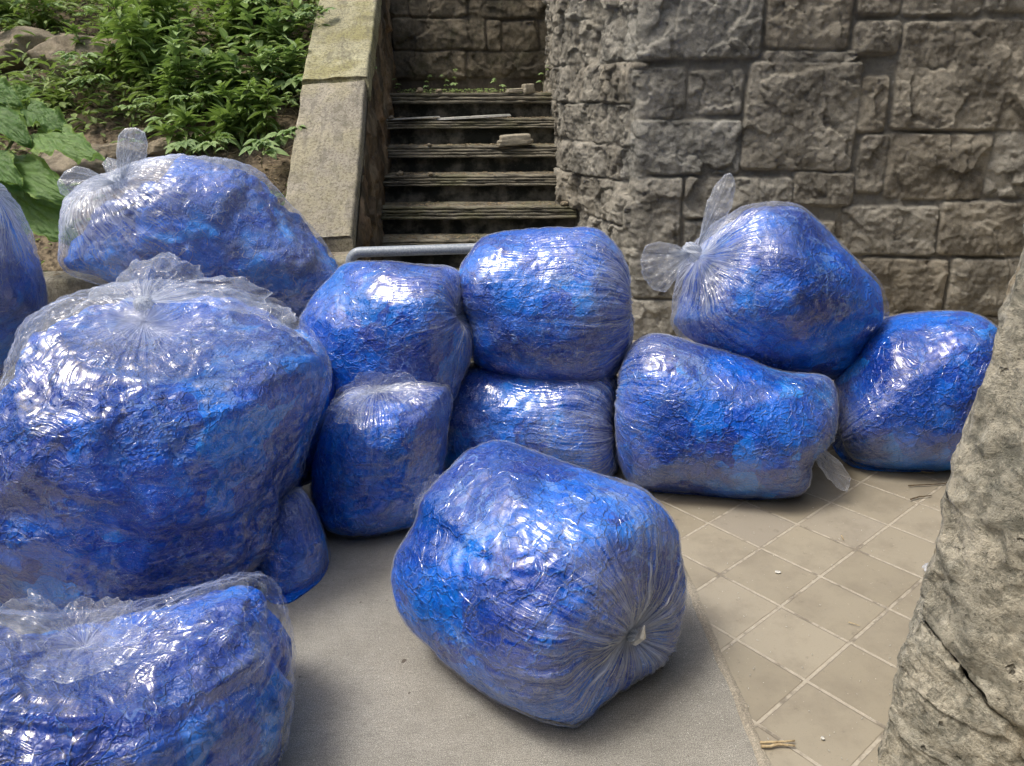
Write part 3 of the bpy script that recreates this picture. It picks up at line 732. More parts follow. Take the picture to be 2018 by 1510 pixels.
def bag(label, c, Y, pole, dy, R, outline, e=.62, neckA=-.03, neckB=-.03, pmA=1., pmB=1., lump=.008, loose=0., mk=.0, hb=.25,
        NP=150, NT_=230, seed=0, cat='bag of film', mat=None, group='clear bags stuffed with blue plastic', floor=0.004, milkA=.35, rel=.008, reach=1., reachB=1., folds=()):
    C = gy(c[0], c[1], Y); Pp = gy(pole[0], pole[1], Y + dy); ax = Pp - C; hl = np.linalg.norm(ax); ax /= hl
    root = empty('plastic_bag', (C[0], C[1], max(floor, C[2] - R)), label, 'plastic bag', group)
    up = np.array([0, 0, 1.]) if abs(ax[2]) < .8 else np.array([0, 1., 0]); e1 = np.cross(ax, up); e1 /= np.linalg.norm(e1); e2 = np.cross(ax, e1)
    ph = np.linspace(0, np.pi, 1500); ca = hl * np.sign(np.cos(ph)) * np.abs(np.cos(ph)) ** e; ra = R * np.abs(np.sin(ph)) ** e
    ds = np.hypot(np.diff(ca), np.diff(ra)); cs = np.concatenate([[0], np.cumsum(ds)]); Lt = cs[-1]
    sv = np.linspace(0, 1, NP); sv = sv + .0; a = np.interp(sv * Lt, cs, ca); rr = np.interp(sv * Lt, cs, ra)
    rr[0] = rr[-1] = .003
    top = a > 0
    a = a + np.where(top, 1, -1) * np.where(top, neckA, neckB) * np.exp(-(rr / (.22 * R)) ** (2 if neckA < 0 else 1.2))
    th = np.arange(NT_) / NT_ * 2 * np.pi
    X = C + a[:, None, None] * ax + rr[:, None, None] * (np.cos(th)[None, :, None] * e1 + np.sin(th)[None, :, None] * e2)
    X = X + (X - C) * ((.075 if lump > .02 else .035) * fbm((X - C) * 3.2 + seed * 3.1, 3, seed))[..., None]
    # shape the body to its own outline, keeping its depth
    px, py, zd = pj(X); ox, oy = c
    ang = np.arctan2(py - oy, px - ox); rad = np.hypot(px - ox, py - oy)
    nb = 90; bi = ((ang + np.pi) / (2 * np.pi) * nb).astype(int) % nb; mx = np.zeros(nb); np.maximum.at(mx, bi.ravel(), rad.ravel())
    ker = np.exp(-np.arange(-3, 4) ** 2 / 4.); ker /= ker.sum(); mx = np.convolve(np.concatenate([mx[-3:], mx, mx[:3]]), ker, 'valid')
    O = catmull(outline); oa = np.arctan2(O[:, 1] - oy, O[:, 0] - ox); orr = np.hypot(O[:, 0] - ox, O[:, 1] - oy)
    i = np.argsort(oa); oa, orr = oa[i], orr[i]
    bc = (np.arange(nb) + .5) / nb * 2 * np.pi - np.pi
    tg = np.interp(ang.ravel(), oa, orr, period=2 * np.pi).reshape(ang.shape); bs = np.interp(ang.ravel(), bc, mx, period=2 * np.pi).reshape(ang.shape)
    k = tg / bs
    k = 1 + (k - 1) * sm(rad / bs, 0, .5)
    nx_, ny_ = ox + (px - ox) * k, oy + (py - oy) * k
    D = fw + cr * ((nx_ - 1009) / FPX)[..., None] - cu * ((ny_ - 755) / FPX)[..., None]
    X = CAM + D * zd[..., None]
    # rest on the floor: slide along the sight line up to the floor plane
    tt = np.where(X[..., 2] < floor, (floor - CH) / D[..., 2], zd); X = CAM + D * tt[..., None]
    N_ = gridnormals(X, True); cen = X.mean((0, 1)); 
    if ((X - cen) * N_).sum() < 0: N_ = -N_
    dA = sv * Lt; dB = (1 - sv) * Lt
    pn = fbm(np.stack([np.cos(th) * 3 + seed, np.sin(th) * 3, th * 0], -1), 3, seed + 5)
    lenA = R * (1.0 + .55 * pn)[None]; lenB = R * (.9 + .5 * np.roll(pn, 40))[None]
    mA = pmA * np.exp(-(dA[:, None] / (lenA * .8 * reach)) ** 2); mB = pmB * np.exp(-(dB[:, None] / (lenB * .8 * reachB)) ** 2)
    pm = np.clip(np.maximum(mA, mB), 0, 1)
    PL = np.stack([np.broadcast_to(np.cos(th)[None], (NP, NT_)), np.broadcast_to(np.sin(th)[None], (NP, NT_)), np.broadcast_to((sv * Lt / .9)[:, None], (NP, NT_))], -1)
    rough_ = rr[:, None] / R
    near = sm(rough_, .03, .35)
    XL = X - C
    wl, _, hid, _ = worley(XL * 5.5 + .9 * np.stack([fbm(XL * 5, 2, seed + q) for q in range(3)], -1), seed + 2)
    wr = XL + .05 * np.stack([fbm(XL * 9 + 3, 2, seed + q + 60) for q in range(3)], -1)
    w2, w2b, _, _ = worley(wr * 17, seed + 12)
    lumps = (.5 - wl) * 2
    pleat = ridged(PL * np.array([11, 11, 1.6]) + seed, 3, seed + 8)
    pl2 = fbm(PL * np.array([26, 26, 2.5]) + seed, 2, seed + 9)
    slack = loose * np.exp(-(dA / (.75 * R)) ** 2)[:, None]
    facet = np.minimum(w2b - w2, .45)
    disp = (.45 if lump < .02 else .12) * lump * lumps * near + rel * (.75 * facet + .15 * ridged(XL * 14, 3, seed + 15)) * near
    wob_ = 14 * fbm(XL * 5 + seed, 3, seed + 77); brk_ = .55 + .6 * fbm(XL * 7 + seed, 2, seed + 78)
    for (cv, dep, wid_) in folds:
        Cv = catmull_open(cv); qx, qy, _ = pj(X); qy = qy + wob_; dd_ = np.full(qx.shape, 1e9)
        for p_, q_ in zip(Cv[:-1], Cv[1:]):
            e_ = q_ - p_; t_ = np.clip(((qx - p_[0]) * e_[0] + (qy - p_[1]) * e_[1]) / (e_ @ e_), 0, 1)
            dd_ = np.minimum(dd_, (qx - p_[0] - t_ * e_[0]) ** 2 + (qy - p_[1] - t_ * e_[1]) ** 2)
        facing_ = (N_ * (CAM - X)).sum(-1) > 0
        disp = disp + dep * brk_ * np.exp(-dd_ / wid_ ** 2) * facing_
    disp = disp + pm * (.010 * pleat + .004 * pl2) * np.clip(rough_ * 3, .1, 1) * (R / .3)
    if hb > .5: disp = disp + .006 * ridged(PL * np.array([1.6, 1.6, 22]) + seed, 3, seed + 22) * near * hb
    XF = X + N_ * disp[..., None]
    XF[..., 2] = np.maximum(XF[..., 2], floor - .002)
    mkv = mk + milkA * np.exp(-(dA / (.20 * R)) ** 1.3)[:, None] + .035 * slack / .1 + milkA * .8 * np.exp(-(dB / (.12 * R)) ** 1.3)[:, None] * pmB + np.zeros((NP, NT_))
    film_f = gridfaces(NP, NT_, True)
    fcap = [np.arange(NT_)[None], np.arange(NT_)[None, ::-1] + (NP - 1) * NT_]
    fl = mesh('clear_film', XF.reshape(-1, 3), [film_f] + fcap, FILM, root, True,
              {'pl': PL.reshape(-1, 3), 'pm': pm.ravel(), 'mk': np.clip(mkv, 0, .8).ravel(), 'hb': np.full(NP * NT_, hb)})
    big = fbm(XL * 4.5 + seed, 3, seed + 31)
    inset = .004 + slack
    if lump > .02: XC = X + N_ * (disp * .4 - inset - lump * .35 + lump * (.55 * lumps + .9 * big) * near)[..., None]; XC = np.where((((XC - XF) * N_).sum(-1) > -.003)[..., None], XF - .003 * N_, XC)
    else: XC = XF - N_ * (inset + .006 * sm(-big, .1, .5) * near)[..., None]
    XC = np.where(near[..., None] < .02, XC, XC)
    XC[..., 2] = np.maximum(XC[..., 2], floor + .001)
    mesh('blue_filling', XC.reshape(-1, 3), [film_f] + fcap, mat or BLUE, root, True)
    PA = XF[0].mean(0); PB = XF[-1].mean(0)
    BAGC[label] = C
    return root, fl, PA, PB, ax

def loop(fl, base, outline, Yb, Yt, seed, mk=.05, bulge=.022, n=44, k=110, name='knot_loop'):
    """a tied-off corner of the bag: two crumpled layers of film spreading from the knot"""
    O = np.array([base] + list(outline) + [base], float)
    q = np.linspace(0, len(O) - 1, k * 3); D_ = np.stack([np.interp(q, np.arange(len(O)), O[:, i]) for i in range(2)], -1); D_ = np.array(base) + (D_ - np.array(base)) * 1.05
    ker = np.ones(9) / 9; D_[4:-4] = np.stack([np.convolve(D_[:, i], ker, 'valid') for i in range(2)], -1); D_ = D_[::3]
    P0 = gy(*base, Yb); rim = np.array([gy(a, b, Yt) for a, b in D_]); rim += .006 * fbm(rim * 60, 3, seed)[:, None] * cr
    vw = P0 - CAM; vw /= np.linalg.norm(vw)
    T, K = np.meshgrid(np.linspace(0.02, 1, n), np.concatenate([np.arange(k) / (k - 1), 1 - np.arange(1, k - 1) / (k - 1)]), indexing='ij')
    sg = np.concatenate([np.ones(k), -np.ones(k - 2)])[None]
    R_ = rim[np.rint(K[0] * (k - 1)).astype(int)]
    X = P0 + (R_[None] - P0) * T[..., None]
    env = np.sin(np.pi * np.clip(T, 0, 1)) ** .7 * np.sin(np.pi * K) ** .5
    PLv = np.stack([np.cos(K * 4 + sg), np.sin(K * 4 + sg), T * .35], -1)
    wq, wq2, _, _ = worley(X * 30 + .5 * fbm(X * 12, 2, seed)[..., None] + sg[..., None], seed)
    z_ = sg * bulge * env * (.6 + .8 * ridged(PLv * np.array([3, 3, 1.5]) + seed, 2, seed + 1)) + (.016 * (np.minimum(wq2 - wq, .5) - .2) + .014 * fbm(X * 20 + sg[..., None] * 3, 3, seed + 2)) * env
    X = X - vw * z_[..., None]
    mkv = mk + .45 * np.exp(-(T / .22) ** 1.3) + .15 * sm(T, .96, 1)
    return mesh(name, X.reshape(-1, 3), gridfaces(n, 2 * k - 2, True), FILM, fl, True,
                {'pl': PLv.reshape(-1, 3), 'pm': (.30 + .6 * np.exp(-(T / .4) ** 2)).ravel(), 'mk': mkv.ravel(), 'hb': np.full(T.size, .1)})
def frill(fl, P0, outline, Yt, seed, mk=.10, amp=.03, n=46, name='film_collar'):
    """crumpled free end of the bag: a ruffled sheet spreading from the tie to its rim"""
    O = np.array(outline, float); k = 220
    q = np.linspace(0, len(O) - 1, k); O = np.stack([np.interp(q, np.arange(len(O)), O[:, i]) for i in range(2)], -1)
    if np.ndim(Yt) == 0: Yt = [Yt, Yt]
    Ys = np.interp(np.linspace(0, 1, k), np.linspace(0, 1, len(Yt)), Yt)
    rim = np.array([gy(a, b, y_) for (a, b), y_ in zip(O, Ys)])
    t = np.linspace(0.04, 1, n)
    T, K = np.meshgrid(t, np.arange(k) / k, indexing='ij')
    X = P0 + (rim[None] - P0) * T[..., None]
    X[..., 2] += .10 * np.linalg.norm(rim - P0, axis=1)[None] * np.sin(np.pi * T) * .8
    vw = P0 - CAM; vw /= np.linalg.norm(vw)
    PLv = np.stack([np.cos(K * 5), np.sin(K * 5), T * .5], -1)
    Q = X * 9 + seed; ruf = ridged(Q + .6 * fbm(Q * .6, 2, seed)[..., None], 3, seed, .55) - .4
    ruf2 = ridged(PLv * np.array([2.5, 2.5, 2.]) + seed, 2, seed + 1) - .3
    w1, w1b, hid, v1 = worley(X * 20 + .5 * fbm(X * 9, 2, seed)[..., None], seed + 4)
    X = X - vw * ((amp * (1.1 * ruf + .7 * ruf2) * sm(T, 0, .45)) + .012 * (np.minimum(w1b - w1, .5) - .2) * sm(T, .05, .3))[..., None]
    rag = fbm(np.stack([K * 26, K * 0 + seed, K * 0], -1), 4, seed + 9) * .16 * T ** 3
    X = X + (rim[None] - P0) * rag[..., None] + (.022 * fbm(X * 13, 3, seed + 9) * T)[..., None] * np.array([1, 0, 1.2])
    mkv = mk + .03 + .35 * np.exp(-(T / .15) ** 1.2) + .3 * sm(T, .975, 1)
    return mesh(name, X.reshape(-1, 3), gridfaces(n, k), FILM, fl, True,
                {'pl': PLv.reshape(-1, 3) * .6, 'pm': (.08 + .7 * np.exp(-(T / .3) ** 2)).ravel(), 'mk': mkv.ravel(), 'hb': np.full(n * k, .1)})
def knot(fl, P, ax, r, ln, seed):
    n, m = 26, 40; t = np.linspace(-1, 1, n); a = np.arange(m) / m * 2 * np.pi; T, A = np.meshgrid(t, a, indexing='ij')
    e1 = np.cross(ax, [.3, .5, .8]); e1 /= np.linalg.norm(e1); e2 = np.cross(ax, e1)
    rr = r * (.55 + .45 * np.sqrt(np.clip(1 - T ** 2, 0, 1))) * (1 + .22 * np.cos(7 * A + T * 4) + .12 * fbm(np.stack([np.cos(A) * 3, np.sin(A) * 3, T * 3], -1), 3, seed))
    rr[0] *= .1; rr[-1] *= .1
    X = P + (T * ln)[..., None] * ax + (np.cos(A) * rr)[..., None] * e1 + (np.sin(A) * rr)[..., None] * e2
    PLv = np.stack([np.cos(A), np.sin(A), T * .2], -1)
    return mesh('knot', X.reshape(-1, 3), gridfaces(n, m, True), FILM, fl, True, {'pl': PLv.reshape(-1, 3) * .4, 'pm': np.full(n * m, .8), 'mk': np.full(n * m, .42), 'hb': np.zeros(n * m)})

# front centre
o, fl, PA, PB, ax = bag('fat bag lying alone on the concrete in front, its gathered clear end towards the viewer', (1060, 1150), 1.74, (1262, 1262), -.25, .335,
    [(770, 1130), (785, 1080), (815, 1030), (830, 980), (880, 930), (920, 890), (975, 868), (1020, 875), (1100, 905), (1200, 940), (1270, 965), (1310, 1000), (1335, 1050), (1348, 1130), (1345, 1210), (1325, 1290), (1260, 1340), (1200, 1375), (1150, 1420), (1110, 1428), (1040, 1412), (960, 1370), (880, 1310), (800, 1230), (775, 1170)],
    e=.6, neckA=-.035, lump=.012, NP=210, NT_=330, seed=1, milkA=.62, rel=.009, pmB=.7, reach=1.15)
nb_ = MB(); 
kt = knot(fl, PA + ax * .008, ax, .016, .014, 3); 
tp = MB(); tp.tube([PA + ax * .012 + np.array([0, 0, -.012]), PA + ax * .03 + np.array([.004, 0, .012]), PA + ax * .034 + np.array([.006, 0, .045])], [.013, .011, .002], 7); tp.build('twist_tie', FOIL, fl, False)
frill(fl, gy(875, 965, 1.95), [(812, 1010), (822, 980), (838, 950), (852, 938), (868, 945), (890, 960)], 1.93, 5, amp=.012)
# small standing bag, centre left
o, fl, PA, PB, ax = bag('small upright bag on the concrete with a flat crumpled top, below the stair end', (750, 905), 2.56, (745, 765), .03, .27,
    [(612, 960), (622, 860), (648, 805), (690, 768), (740, 752), (800, 748), (860, 757), (888, 775), (885, 850), (872, 940), (860, 1010), (800, 1040), (720, 1057), (660, 1050), (638, 1040), (620, 1010)],
    e=.55, neckA=-.01, lump=.014, hb=.7, seed=2, loose=.02, pmB=.3, mat=BLUE2)
frill(fl, PA + [-.03, -.03, .01], [(712, 842), (668, 834), (648, 802), (666, 770), (704, 745), (745, 734), (795, 741), (835, 762), (800, 788)], [2.28, 2.34, 2.45, 2.5, 2.46, 2.38, 2.34], 6, amp=.022, mk=.04)
# mid-left bag on top
o, fl, PA, PB, ax = bag('squat bag lying across the small upright one, right below the pipe rail', (765, 650), 2.95, (930, 617), -.10, .29,
    [(590, 640), (610, 590), (650, 545), (680, 518), (750, 512), (830, 520), (895, 532), (915, 560), (928, 610), (938, 650), (928, 700), (912, 755), (890, 800), (820, 840), (740, 850), (660, 840), (612, 770), (592, 690)],
    e=.6, lump=.012, seed=3, pmA=.9, milkA=.35, reach=1.1)
# top centre
o, fl, PA, PB, ax = bag('round-cornered bag stacked topmost at the centre against the wall corner', (1080, 600), 3.02, (1238, 607), -.06, .30,
    [(905, 540), (925, 500), (960, 465), (1030, 450), (1110, 447), (1175, 450), (1210, 480), (1235, 530), (1243, 600), (1245, 660), (1225, 720), (1190, 760), (1130, 768), (1050, 762), (970, 740), (930, 705), (925, 640), (908, 600)],
    e=.58, lump=.012, seed=4, NP=180, NT_=270, milkA=.45, reach=1.7, reachB=.9)
# lower centre
o, fl, PA, PB, ax = bag('bag lying under the topmost centre bag, behind the lone front one', (1050, 840), 2.92, (1213, 852), -.10, .29,
    [(862, 850), (872, 780), (900, 730), (950, 712), (1100, 722), (1205, 730), (1219, 800), (1220, 870), (1212, 930), (1170, 955), (1050, 962), (930, 950), (868, 925)],
    e=.58, lump=.012, seed=5, milkA=.4, reach=1.6, reachB=1.2)
# right lower
o, fl, PA, PB, ax = bag('long bag on the tiles with a limp clear tail at its right end', (1430, 830), 2.70, (1612, 880), -.12, .31,
    [(1213, 830), (1222, 740), (1245, 685), (1285, 660), (1340, 668), (1440, 695), (1550, 730), (1630, 745), (1648, 790), (1650, 840), (1635, 880), (1600, 915), (1590, 960), (1560, 978), (1480, 987), (1380, 978), (1280, 970), (1240, 950), (1220, 900)],
    e=.6, lump=.010, seed=6, NP=180, NT_=270, neckB=-.02, milkA=.4, reach=.95, reachB=1.15)
PK = gy(1592, 872, 2.52)
knot(fl, PK, (np.array([1, 0, -.6]) / 1.17), .018, .03, 4)
loop(fl, (1592, 872), [(1602, 880), (1625, 885), (1655, 910), (1672, 940), (1668, 965), (1650, 960), (1625, 935), (1605, 905)], 2.50, 2.42, 11, mk=.03, name='film_tail')
# right upper
o, fl, PA, PB, ax = bag('rounded bag with two clear knot loops, resting on top of its neighbours against the wall', (1540, 575), 3.05, (1372, 505), -.12, .36,
    [(1325, 610), (1328, 580), (1340, 530), (1362, 490), (1410, 440), (1460, 410), (1520, 397), (1575, 405), (1620, 440), (1680, 500), (1730, 550), (1750, 600), (1745, 640), (1705, 695), (1650, 750), (1560, 762), (1470, 738), (1385, 700), (1340, 668), (1323, 640)],
    e=.75, neckA=.05, lump=.022, seed=7, NP=180, NT_=270, loose=.05, pmB=.1, milkA=.5)
PK = gy(1362, 497, 2.85)
knot(fl, PK, (np.array([-.75, 0, .5]) / .9), .030, .035, 5)
loop(fl, (1376, 484), [(1383, 450), (1390, 410), (1405, 375), (1425, 350), (1438, 347), (1446, 365), (1440, 410), (1425, 440), (1403, 465)], 2.84, 2.86, 12)
loop(fl, (1360, 500), [(1335, 483), (1300, 477), (1275, 485), (1265, 510), (1270, 540), (1290, 568), (1315, 573), (1330, 550), (1345, 525)], 2.83, 2.78, 13, mk=.03)
# far right
o, fl, PA, PB, ax = bag('far right bag on the tiles partly hidden by the rough pier', (1810, 775), 2.84, (1652, 868), -.03, .32,
    [(1640, 760), (1655, 725), (1700, 660), (1745, 625), (1820, 612), (1900, 615), (1950, 632), (1978, 660), (1990, 740), (1975, 850), (1925, 920), (1860, 930), (1760, 930), (1680, 920), (1640, 880), (1632, 820)],
    e=.6, lump=.010, seed=8, milkA=.25, mat=BLUE2, mk=.0, reach=.8, pmB=.3)
# back left with ears
o, fl, PA, PB, ax = bag('slumped whitish loose bag with two knot loops, on the ledge by the plants', (395, 480), 3.80, (232, 372), -.18, .40,
    [(118, 490), (125, 410), (165, 360), (230, 335), (300, 312), (390, 308), (470, 318), (525, 350), (580, 410), (640, 480), (672, 540), (672, 575), (630, 615), (590, 632), (500, 650), (380, 650), (280, 615), (220, 575), (150, 545), (120, 520)],
    e=.72, neckA=.04, lump=.055, seed=9, NP=180, NT_=280, loose=.15, mk=.12, pmB=.2, milkA=.55, hb=.35, rel=.02)
PK = gy(232, 358, 3.5)
knot(fl, PK, np.array([0, 0, 1.]), .035, .03, 6)
loop(fl, (240, 352), [(229, 335), (230, 300), (234, 270), (245, 258), (265, 256), (283, 265), (289, 285), (287, 310), (276, 332), (258, 350)], 3.48, 3.46, 14, mk=.09, bulge=.03)
loop(fl, (228, 360), [(205, 352), (180, 335), (155, 328), (130, 340), (118, 360), (124, 382), (145, 388), (175, 380), (205, 370)], 3.46, 3.40, 15, mk=.06, bulge=.03)
loop(fl, (232, 352), [(212, 345), (203, 325), (212, 312), (228, 316), (236, 335)], 3.50, 3.56, 16, mk=.05)
# far left edge
o, fl, PA, PB, ax = bag('bag cut off by the left edge of the picture, beside the burdock', (-60, 560), 3.35, (-10, 350), -.1, .40,
    [(-150, 370), (-60, 335), (0, 362), (45, 425), (75, 500), (95, 590), (85, 645), (40, 705), (0, 745), (-100, 840), (-200, 780), (-260, 620), (-220, 450)],
    e=.7, neckA=.03, lump=.025, seed=10, loose=.06, mk=.10)
# big standing bag, left
o, fl, PA, PB, ax = bag('huge upright bag at left with a starburst tie and folded-back clear collar on top', (310, 880), 2.30, (280, 603), -.12, .50,
    [(-110, 960), (-120, 1080), (-90, 1180), (40, 1235), (200, 1265), (400, 1240), (545, 1128), (575, 1060), (592, 980), (608, 890), (636, 800), (650, 740), (642, 690), (605, 645), (550, 600), (470, 572), (400, 562), (300, 556), (200, 566), (100, 602), (45, 640), (25, 690), (5, 760), (-50, 850)],
    e=.56, neckA=.012, lump=.032, seed=11, NP=230, NT_=360, loose=.11, mk=.01, hb=.9, pmB=.2, milkA=.6, rel=.020, pmA=.26, folds=FOLD3)
PT = gy(283, 598, 2.02)
knot(fl, PT, np.array([0, -.3, .95]), .022, .015, 7)
frill(fl, PT, [(120, 625), (180, 575), (228, 548), (265, 515), (330, 503), (385, 520), (425, 545), (470, 550), (530, 590), (580, 635), (600, 660)], [2.1, 2.2, 2.3, 2.3, 2.2, 2.05], 8, amp=.030, mk=.09)
# low one behind it
o, fl, PA, PB, ax = bag('low bag mostly hidden behind the huge left one, its end on the concrete', (580, 1085), 2.22, (560, 990), .05, .15,
    [(525, 1010), (555, 968), (592, 962), (618, 1000), (640, 1050), (651, 1100), (635, 1140), (600, 1172), (562, 1192), (525, 1180), (508, 1120), (508, 1060)],
    e=.65, lump=.008, seed=12, mk=.05, pmB=.1, hb=.4, mat=BLUE2)
o, fl, PA, PB, ax = bag('bag squeezed between the huge left one and the stack, only a sliver showing', (575, 790), 2.72, (500, 720), .1, .22,
    [(470, 780), (510, 690), (580, 650), (640, 665), (660, 720), (664, 775), (655, 850), (640, 930), (580, 960), (490, 900)],
    e=.65, lump=.01, seed=13, pmB=.1, mat=BLUE2)
# front left
o, fl, PA, PB, ax = bag('nearest bag, cut off by the bottom left corner, its crumpled clear top bunched', (170, 1450), 1.36, (185, 1195), .0, .40,
    [(520, 1140), (556, 1185), (576, 1290), (572, 1420), (548, 1510), (480, 1650), (300, 1750), (100, 1780), (-150, 1700), (-250, 1500), (-230, 1320), (-100, 1225), (0, 1208), (100, 1212), (200, 1208), (300, 1186), (400, 1156), (475, 1138)],
    e=.70, neckA=.015, lump=.045, seed=14, NP=230, NT_=360, loose=.05, mk=.0, hb=.9, pmB=.2, milkA=.15, rel=.024, pmA=.25, folds=FOLD4)
frill(fl, PA + [0, -.02, .02], [(-60, 1330), (-40, 1230), (30, 1172), (80, 1165), (120, 1195), (160, 1172), (215, 1175), (262, 1190), (290, 1240), (262, 1300), (190, 1335), (120, 1350), (40, 1330)], [1.12, 1.28, 1.38, 1.38, 1.3, 1.14, 1.06, 1.06], 9, amp=.03, mk=.05)

# ================================================================== PLANTS
def leaf_template(n=6, fold=.25, droop=.35, shape='lance'):
    t = np.linspace(0, 1, n)
    if shape == 'lance': wv = np.sin(np.pi * t ** .85) ** .9 * .5
    elif shape == 'ovate': wv = np.sin(np.pi * t ** .62) ** .85 * .5
    wv[0] = .02; wv[-1] = .0
    V = []
    for i, tt in enumerate(t):
        for c in (-1, 0, 1):
            V.append((tt, c * wv[i], abs(c) * wv[i] * fold - droop * tt * tt))
    LF = [(V[k][0], (k % 3) - 1, 0) for k in range(len(V))]
    return np.array(V), gridfaces(n, 3), np.array(LF, float)
LT = {'lance': leaf_template(6, .3, .25, 'lance'), 'ovate': leaf_template(6, .25, .22, 'ovate')}
def put_leaves(mb, base, dirs, up, length, width, kind='lance', tint=None):
    """vectorised: base (K,3), dirs (K,3), up (3,) or (K,3)"""
    T, F_, LF = LT[kind]; K = len(base)
    d = dirs / (np.linalg.norm(dirs, axis=1, keepdims=True) + 1e-9)
    s = np.cross(d, np.broadcast_to(up, d.shape)); s /= np.linalg.norm(s, axis=1, keepdims=True) + 1e-9; n_ = np.cross(s, d)
    n_ = np.where(n_[:, 2:3] < 0, -n_, n_)
    length = np.broadcast_to(length, (K,)); width = np.broadcast_to(width, (K,))
    V = base[:, None] + T[None, :, 0:1] * length[:, None, None] * d[:, None] + T[None, :, 1:2] * width[:, None, None] * s[:, None] + T[None, :, 2:3] * length[:, None, None] * n_[:, None] * .8
    m = len(T); F2 = (F_[None] + (np.arange(K) * m)[:, None, None]).reshape(-1, 4)
    tt = rng.uniform(0, 1, K) if tint is None else np.broadcast_to(tint, (K,))
    mb.add(V.reshape(-1, 3), F2, tint=np.repeat(tt, m), lf=np.tile(LF, (K, 1)))
def weed(P, h, label, nleaf=60, lean=(0, 0), lf=.085, wd=.021, seed=0):
    r = np.random.default_rng(seed)
    root = empty('leafy_weed', P, label, 'weed', 'tall narrow-leaved weeds on the bank')
    sm_ = MB(); lm = MB(); ns = r.integers(5, 9)
    for q in range(ns):
        b = P + np.array([r.uniform(-.14, .14), r.uniform(-.12, .12), 0]); hh = h * r.uniform(.6, 1.05)
        tip = b + np.array([lean[0] + r.uniform(-.16, .16), lean[1] + r.uniform(-.2, .02), hh])
        t = np.linspace(0, 1, 9)[:, None]; C_ = b + (tip - b) * t + (t * (1 - t)) * np.array([r.uniform(-.12, .12), r.uniform(-.12, .12), .0])
        sm_.tube(C_, np.linspace(.0035, .0012, 9), 5, False)
        k = int(nleaf * (.75 if seed % 3 != 1 else .4)); u = np.sort(r.uniform(.1, 1, k)) ; base = np.stack([np.interp(u, t[:, 0], C_[:, i]) for i in range(3)], -1)
        a = np.arange(k) * 2.4 + r.uniform(0, 6); el = -.2 + .9 * u ** 2 + r.uniform(-.55, .55, k)
        d = np.stack([np.cos(a) * np.cos(el), np.sin(a) * np.cos(el), np.sin(el)], -1)
        put_leaves(lm, base, d, np.array([0, 0, 1.]), lf * (1.2 - .6 * u ** 3) * r.uniform(.7, 1.3, k), wd * r.uniform(.8, 1.4, k) * (1 if seed % 3 != 1 else 1.9), 'lance' if seed % 3 != 1 else 'ovate', r.uniform(0, 1, k) * .6 + .4 * u)
    sm_.build('stem', STEM, root); lm.build('foliage', LEAFA if seed % 3 != 1 else LEAFB, root)
    return root
def spray(P, d, ln, label, seed, k=7, big=.085, mat=None, group='creeper sprays on the bank', name='creeper'):
    """trailing shoot with hand-shaped leaves of three to five leaflets"""
    r = np.random.default_rng(seed); root = empty(name, P, label, 'creeper' if name == 'creeper' else 'seedling', group)
    sm_ = MB(); lm = MB(); d = np.array(d, float); d /= np.linalg.norm(d)
    t = np.linspace(0, 1, 8)[:, None]; C_ = P + d * t * ln + np.array([0, 0, 1]) * (t * (1 - t)) * ln * .5 + r.normal(0, .012, (8, 3)) * t
    sm_.tube(C_, np.linspace(.003, .001, 8), 5, False)
    for i in range(k):
        u = (i + .8) / k; b = np.array([np.interp(u, t[:, 0], C_[:, j]) for j in range(3)])
        a = r.uniform(0, 6.28); pt = np.array([np.cos(a) * .6, np.sin(a) * .6 - .35, .75]); pt /= np.linalg.norm(pt); sz = big * r.uniform(.65, 1.15) * (1.05 - .5 * u)
        e = b + pt * sz * .8; sm_.tube([b, (b + e) / 2 + [0, 0, .004], e], .001, 4, False)
        nl = 5; aa = np.linspace(-1.5, 1.5, nl) + a; 
        dd = np.stack([np.cos(aa), np.sin(aa), np.full(nl, -.15) + r.uniform(-.15, .15, nl)], -1)
        ls = sz * np.array([.6, .85, 1, .85, .6])
        put_leaves(lm, np.tile(e, (nl, 1)), dd, np.array([0, -.25, 1.]) + r.normal(0, .15, 3), ls, ls * .5, 'ovate', r.uniform(0, 1) + r.uniform(-.1, .1, nl))
    sm_.build('stem', STEM, root); lm.build('foliage', mat or LEAFB, root)
    return root
WP = [(235, 150, .6, 'stout bushy weed behind the brown rocks'), (300, 185, .75, 'tallest dark willow-leaved weed rising left of centre on the bank'), (350, 215, .70, 'dense willow-leaved weed beside the tallest one'), (395, 235, .5, 'short willow-leaved weed above the slumped bag'),
      (330, 120, .6, 'weed at the top of the bank over the tallest one'), (470, 205, .5, 'fresh light green weed in the middle of the bank'), (505, 270, .48, 'drooping weed nearest the concrete coping'), (450, 110, .55, 'weed at the top edge of the picture, middle of the bank'),
      (540, 190, .40, 'weed crowding the edge of the coping'), (100, 230, .20, 'small weed beside the burdock'), (420, 290, .25, 'low weed behind the slumped bag'),
      (570, 120, .45, 'weed leaning onto the upper coping'), (60, 60, .4, 'weed in the top left corner'), (500, 60, .5, 'weed high on the bank near the coping')]
for i, (px, py, h, lb) in enumerate(WP):
    weed(bank_at(px, py), h * .8, lb, int(34 + 50 * h), (0, -.02), .125 if i % 3 else .10, .026, 200 + i)
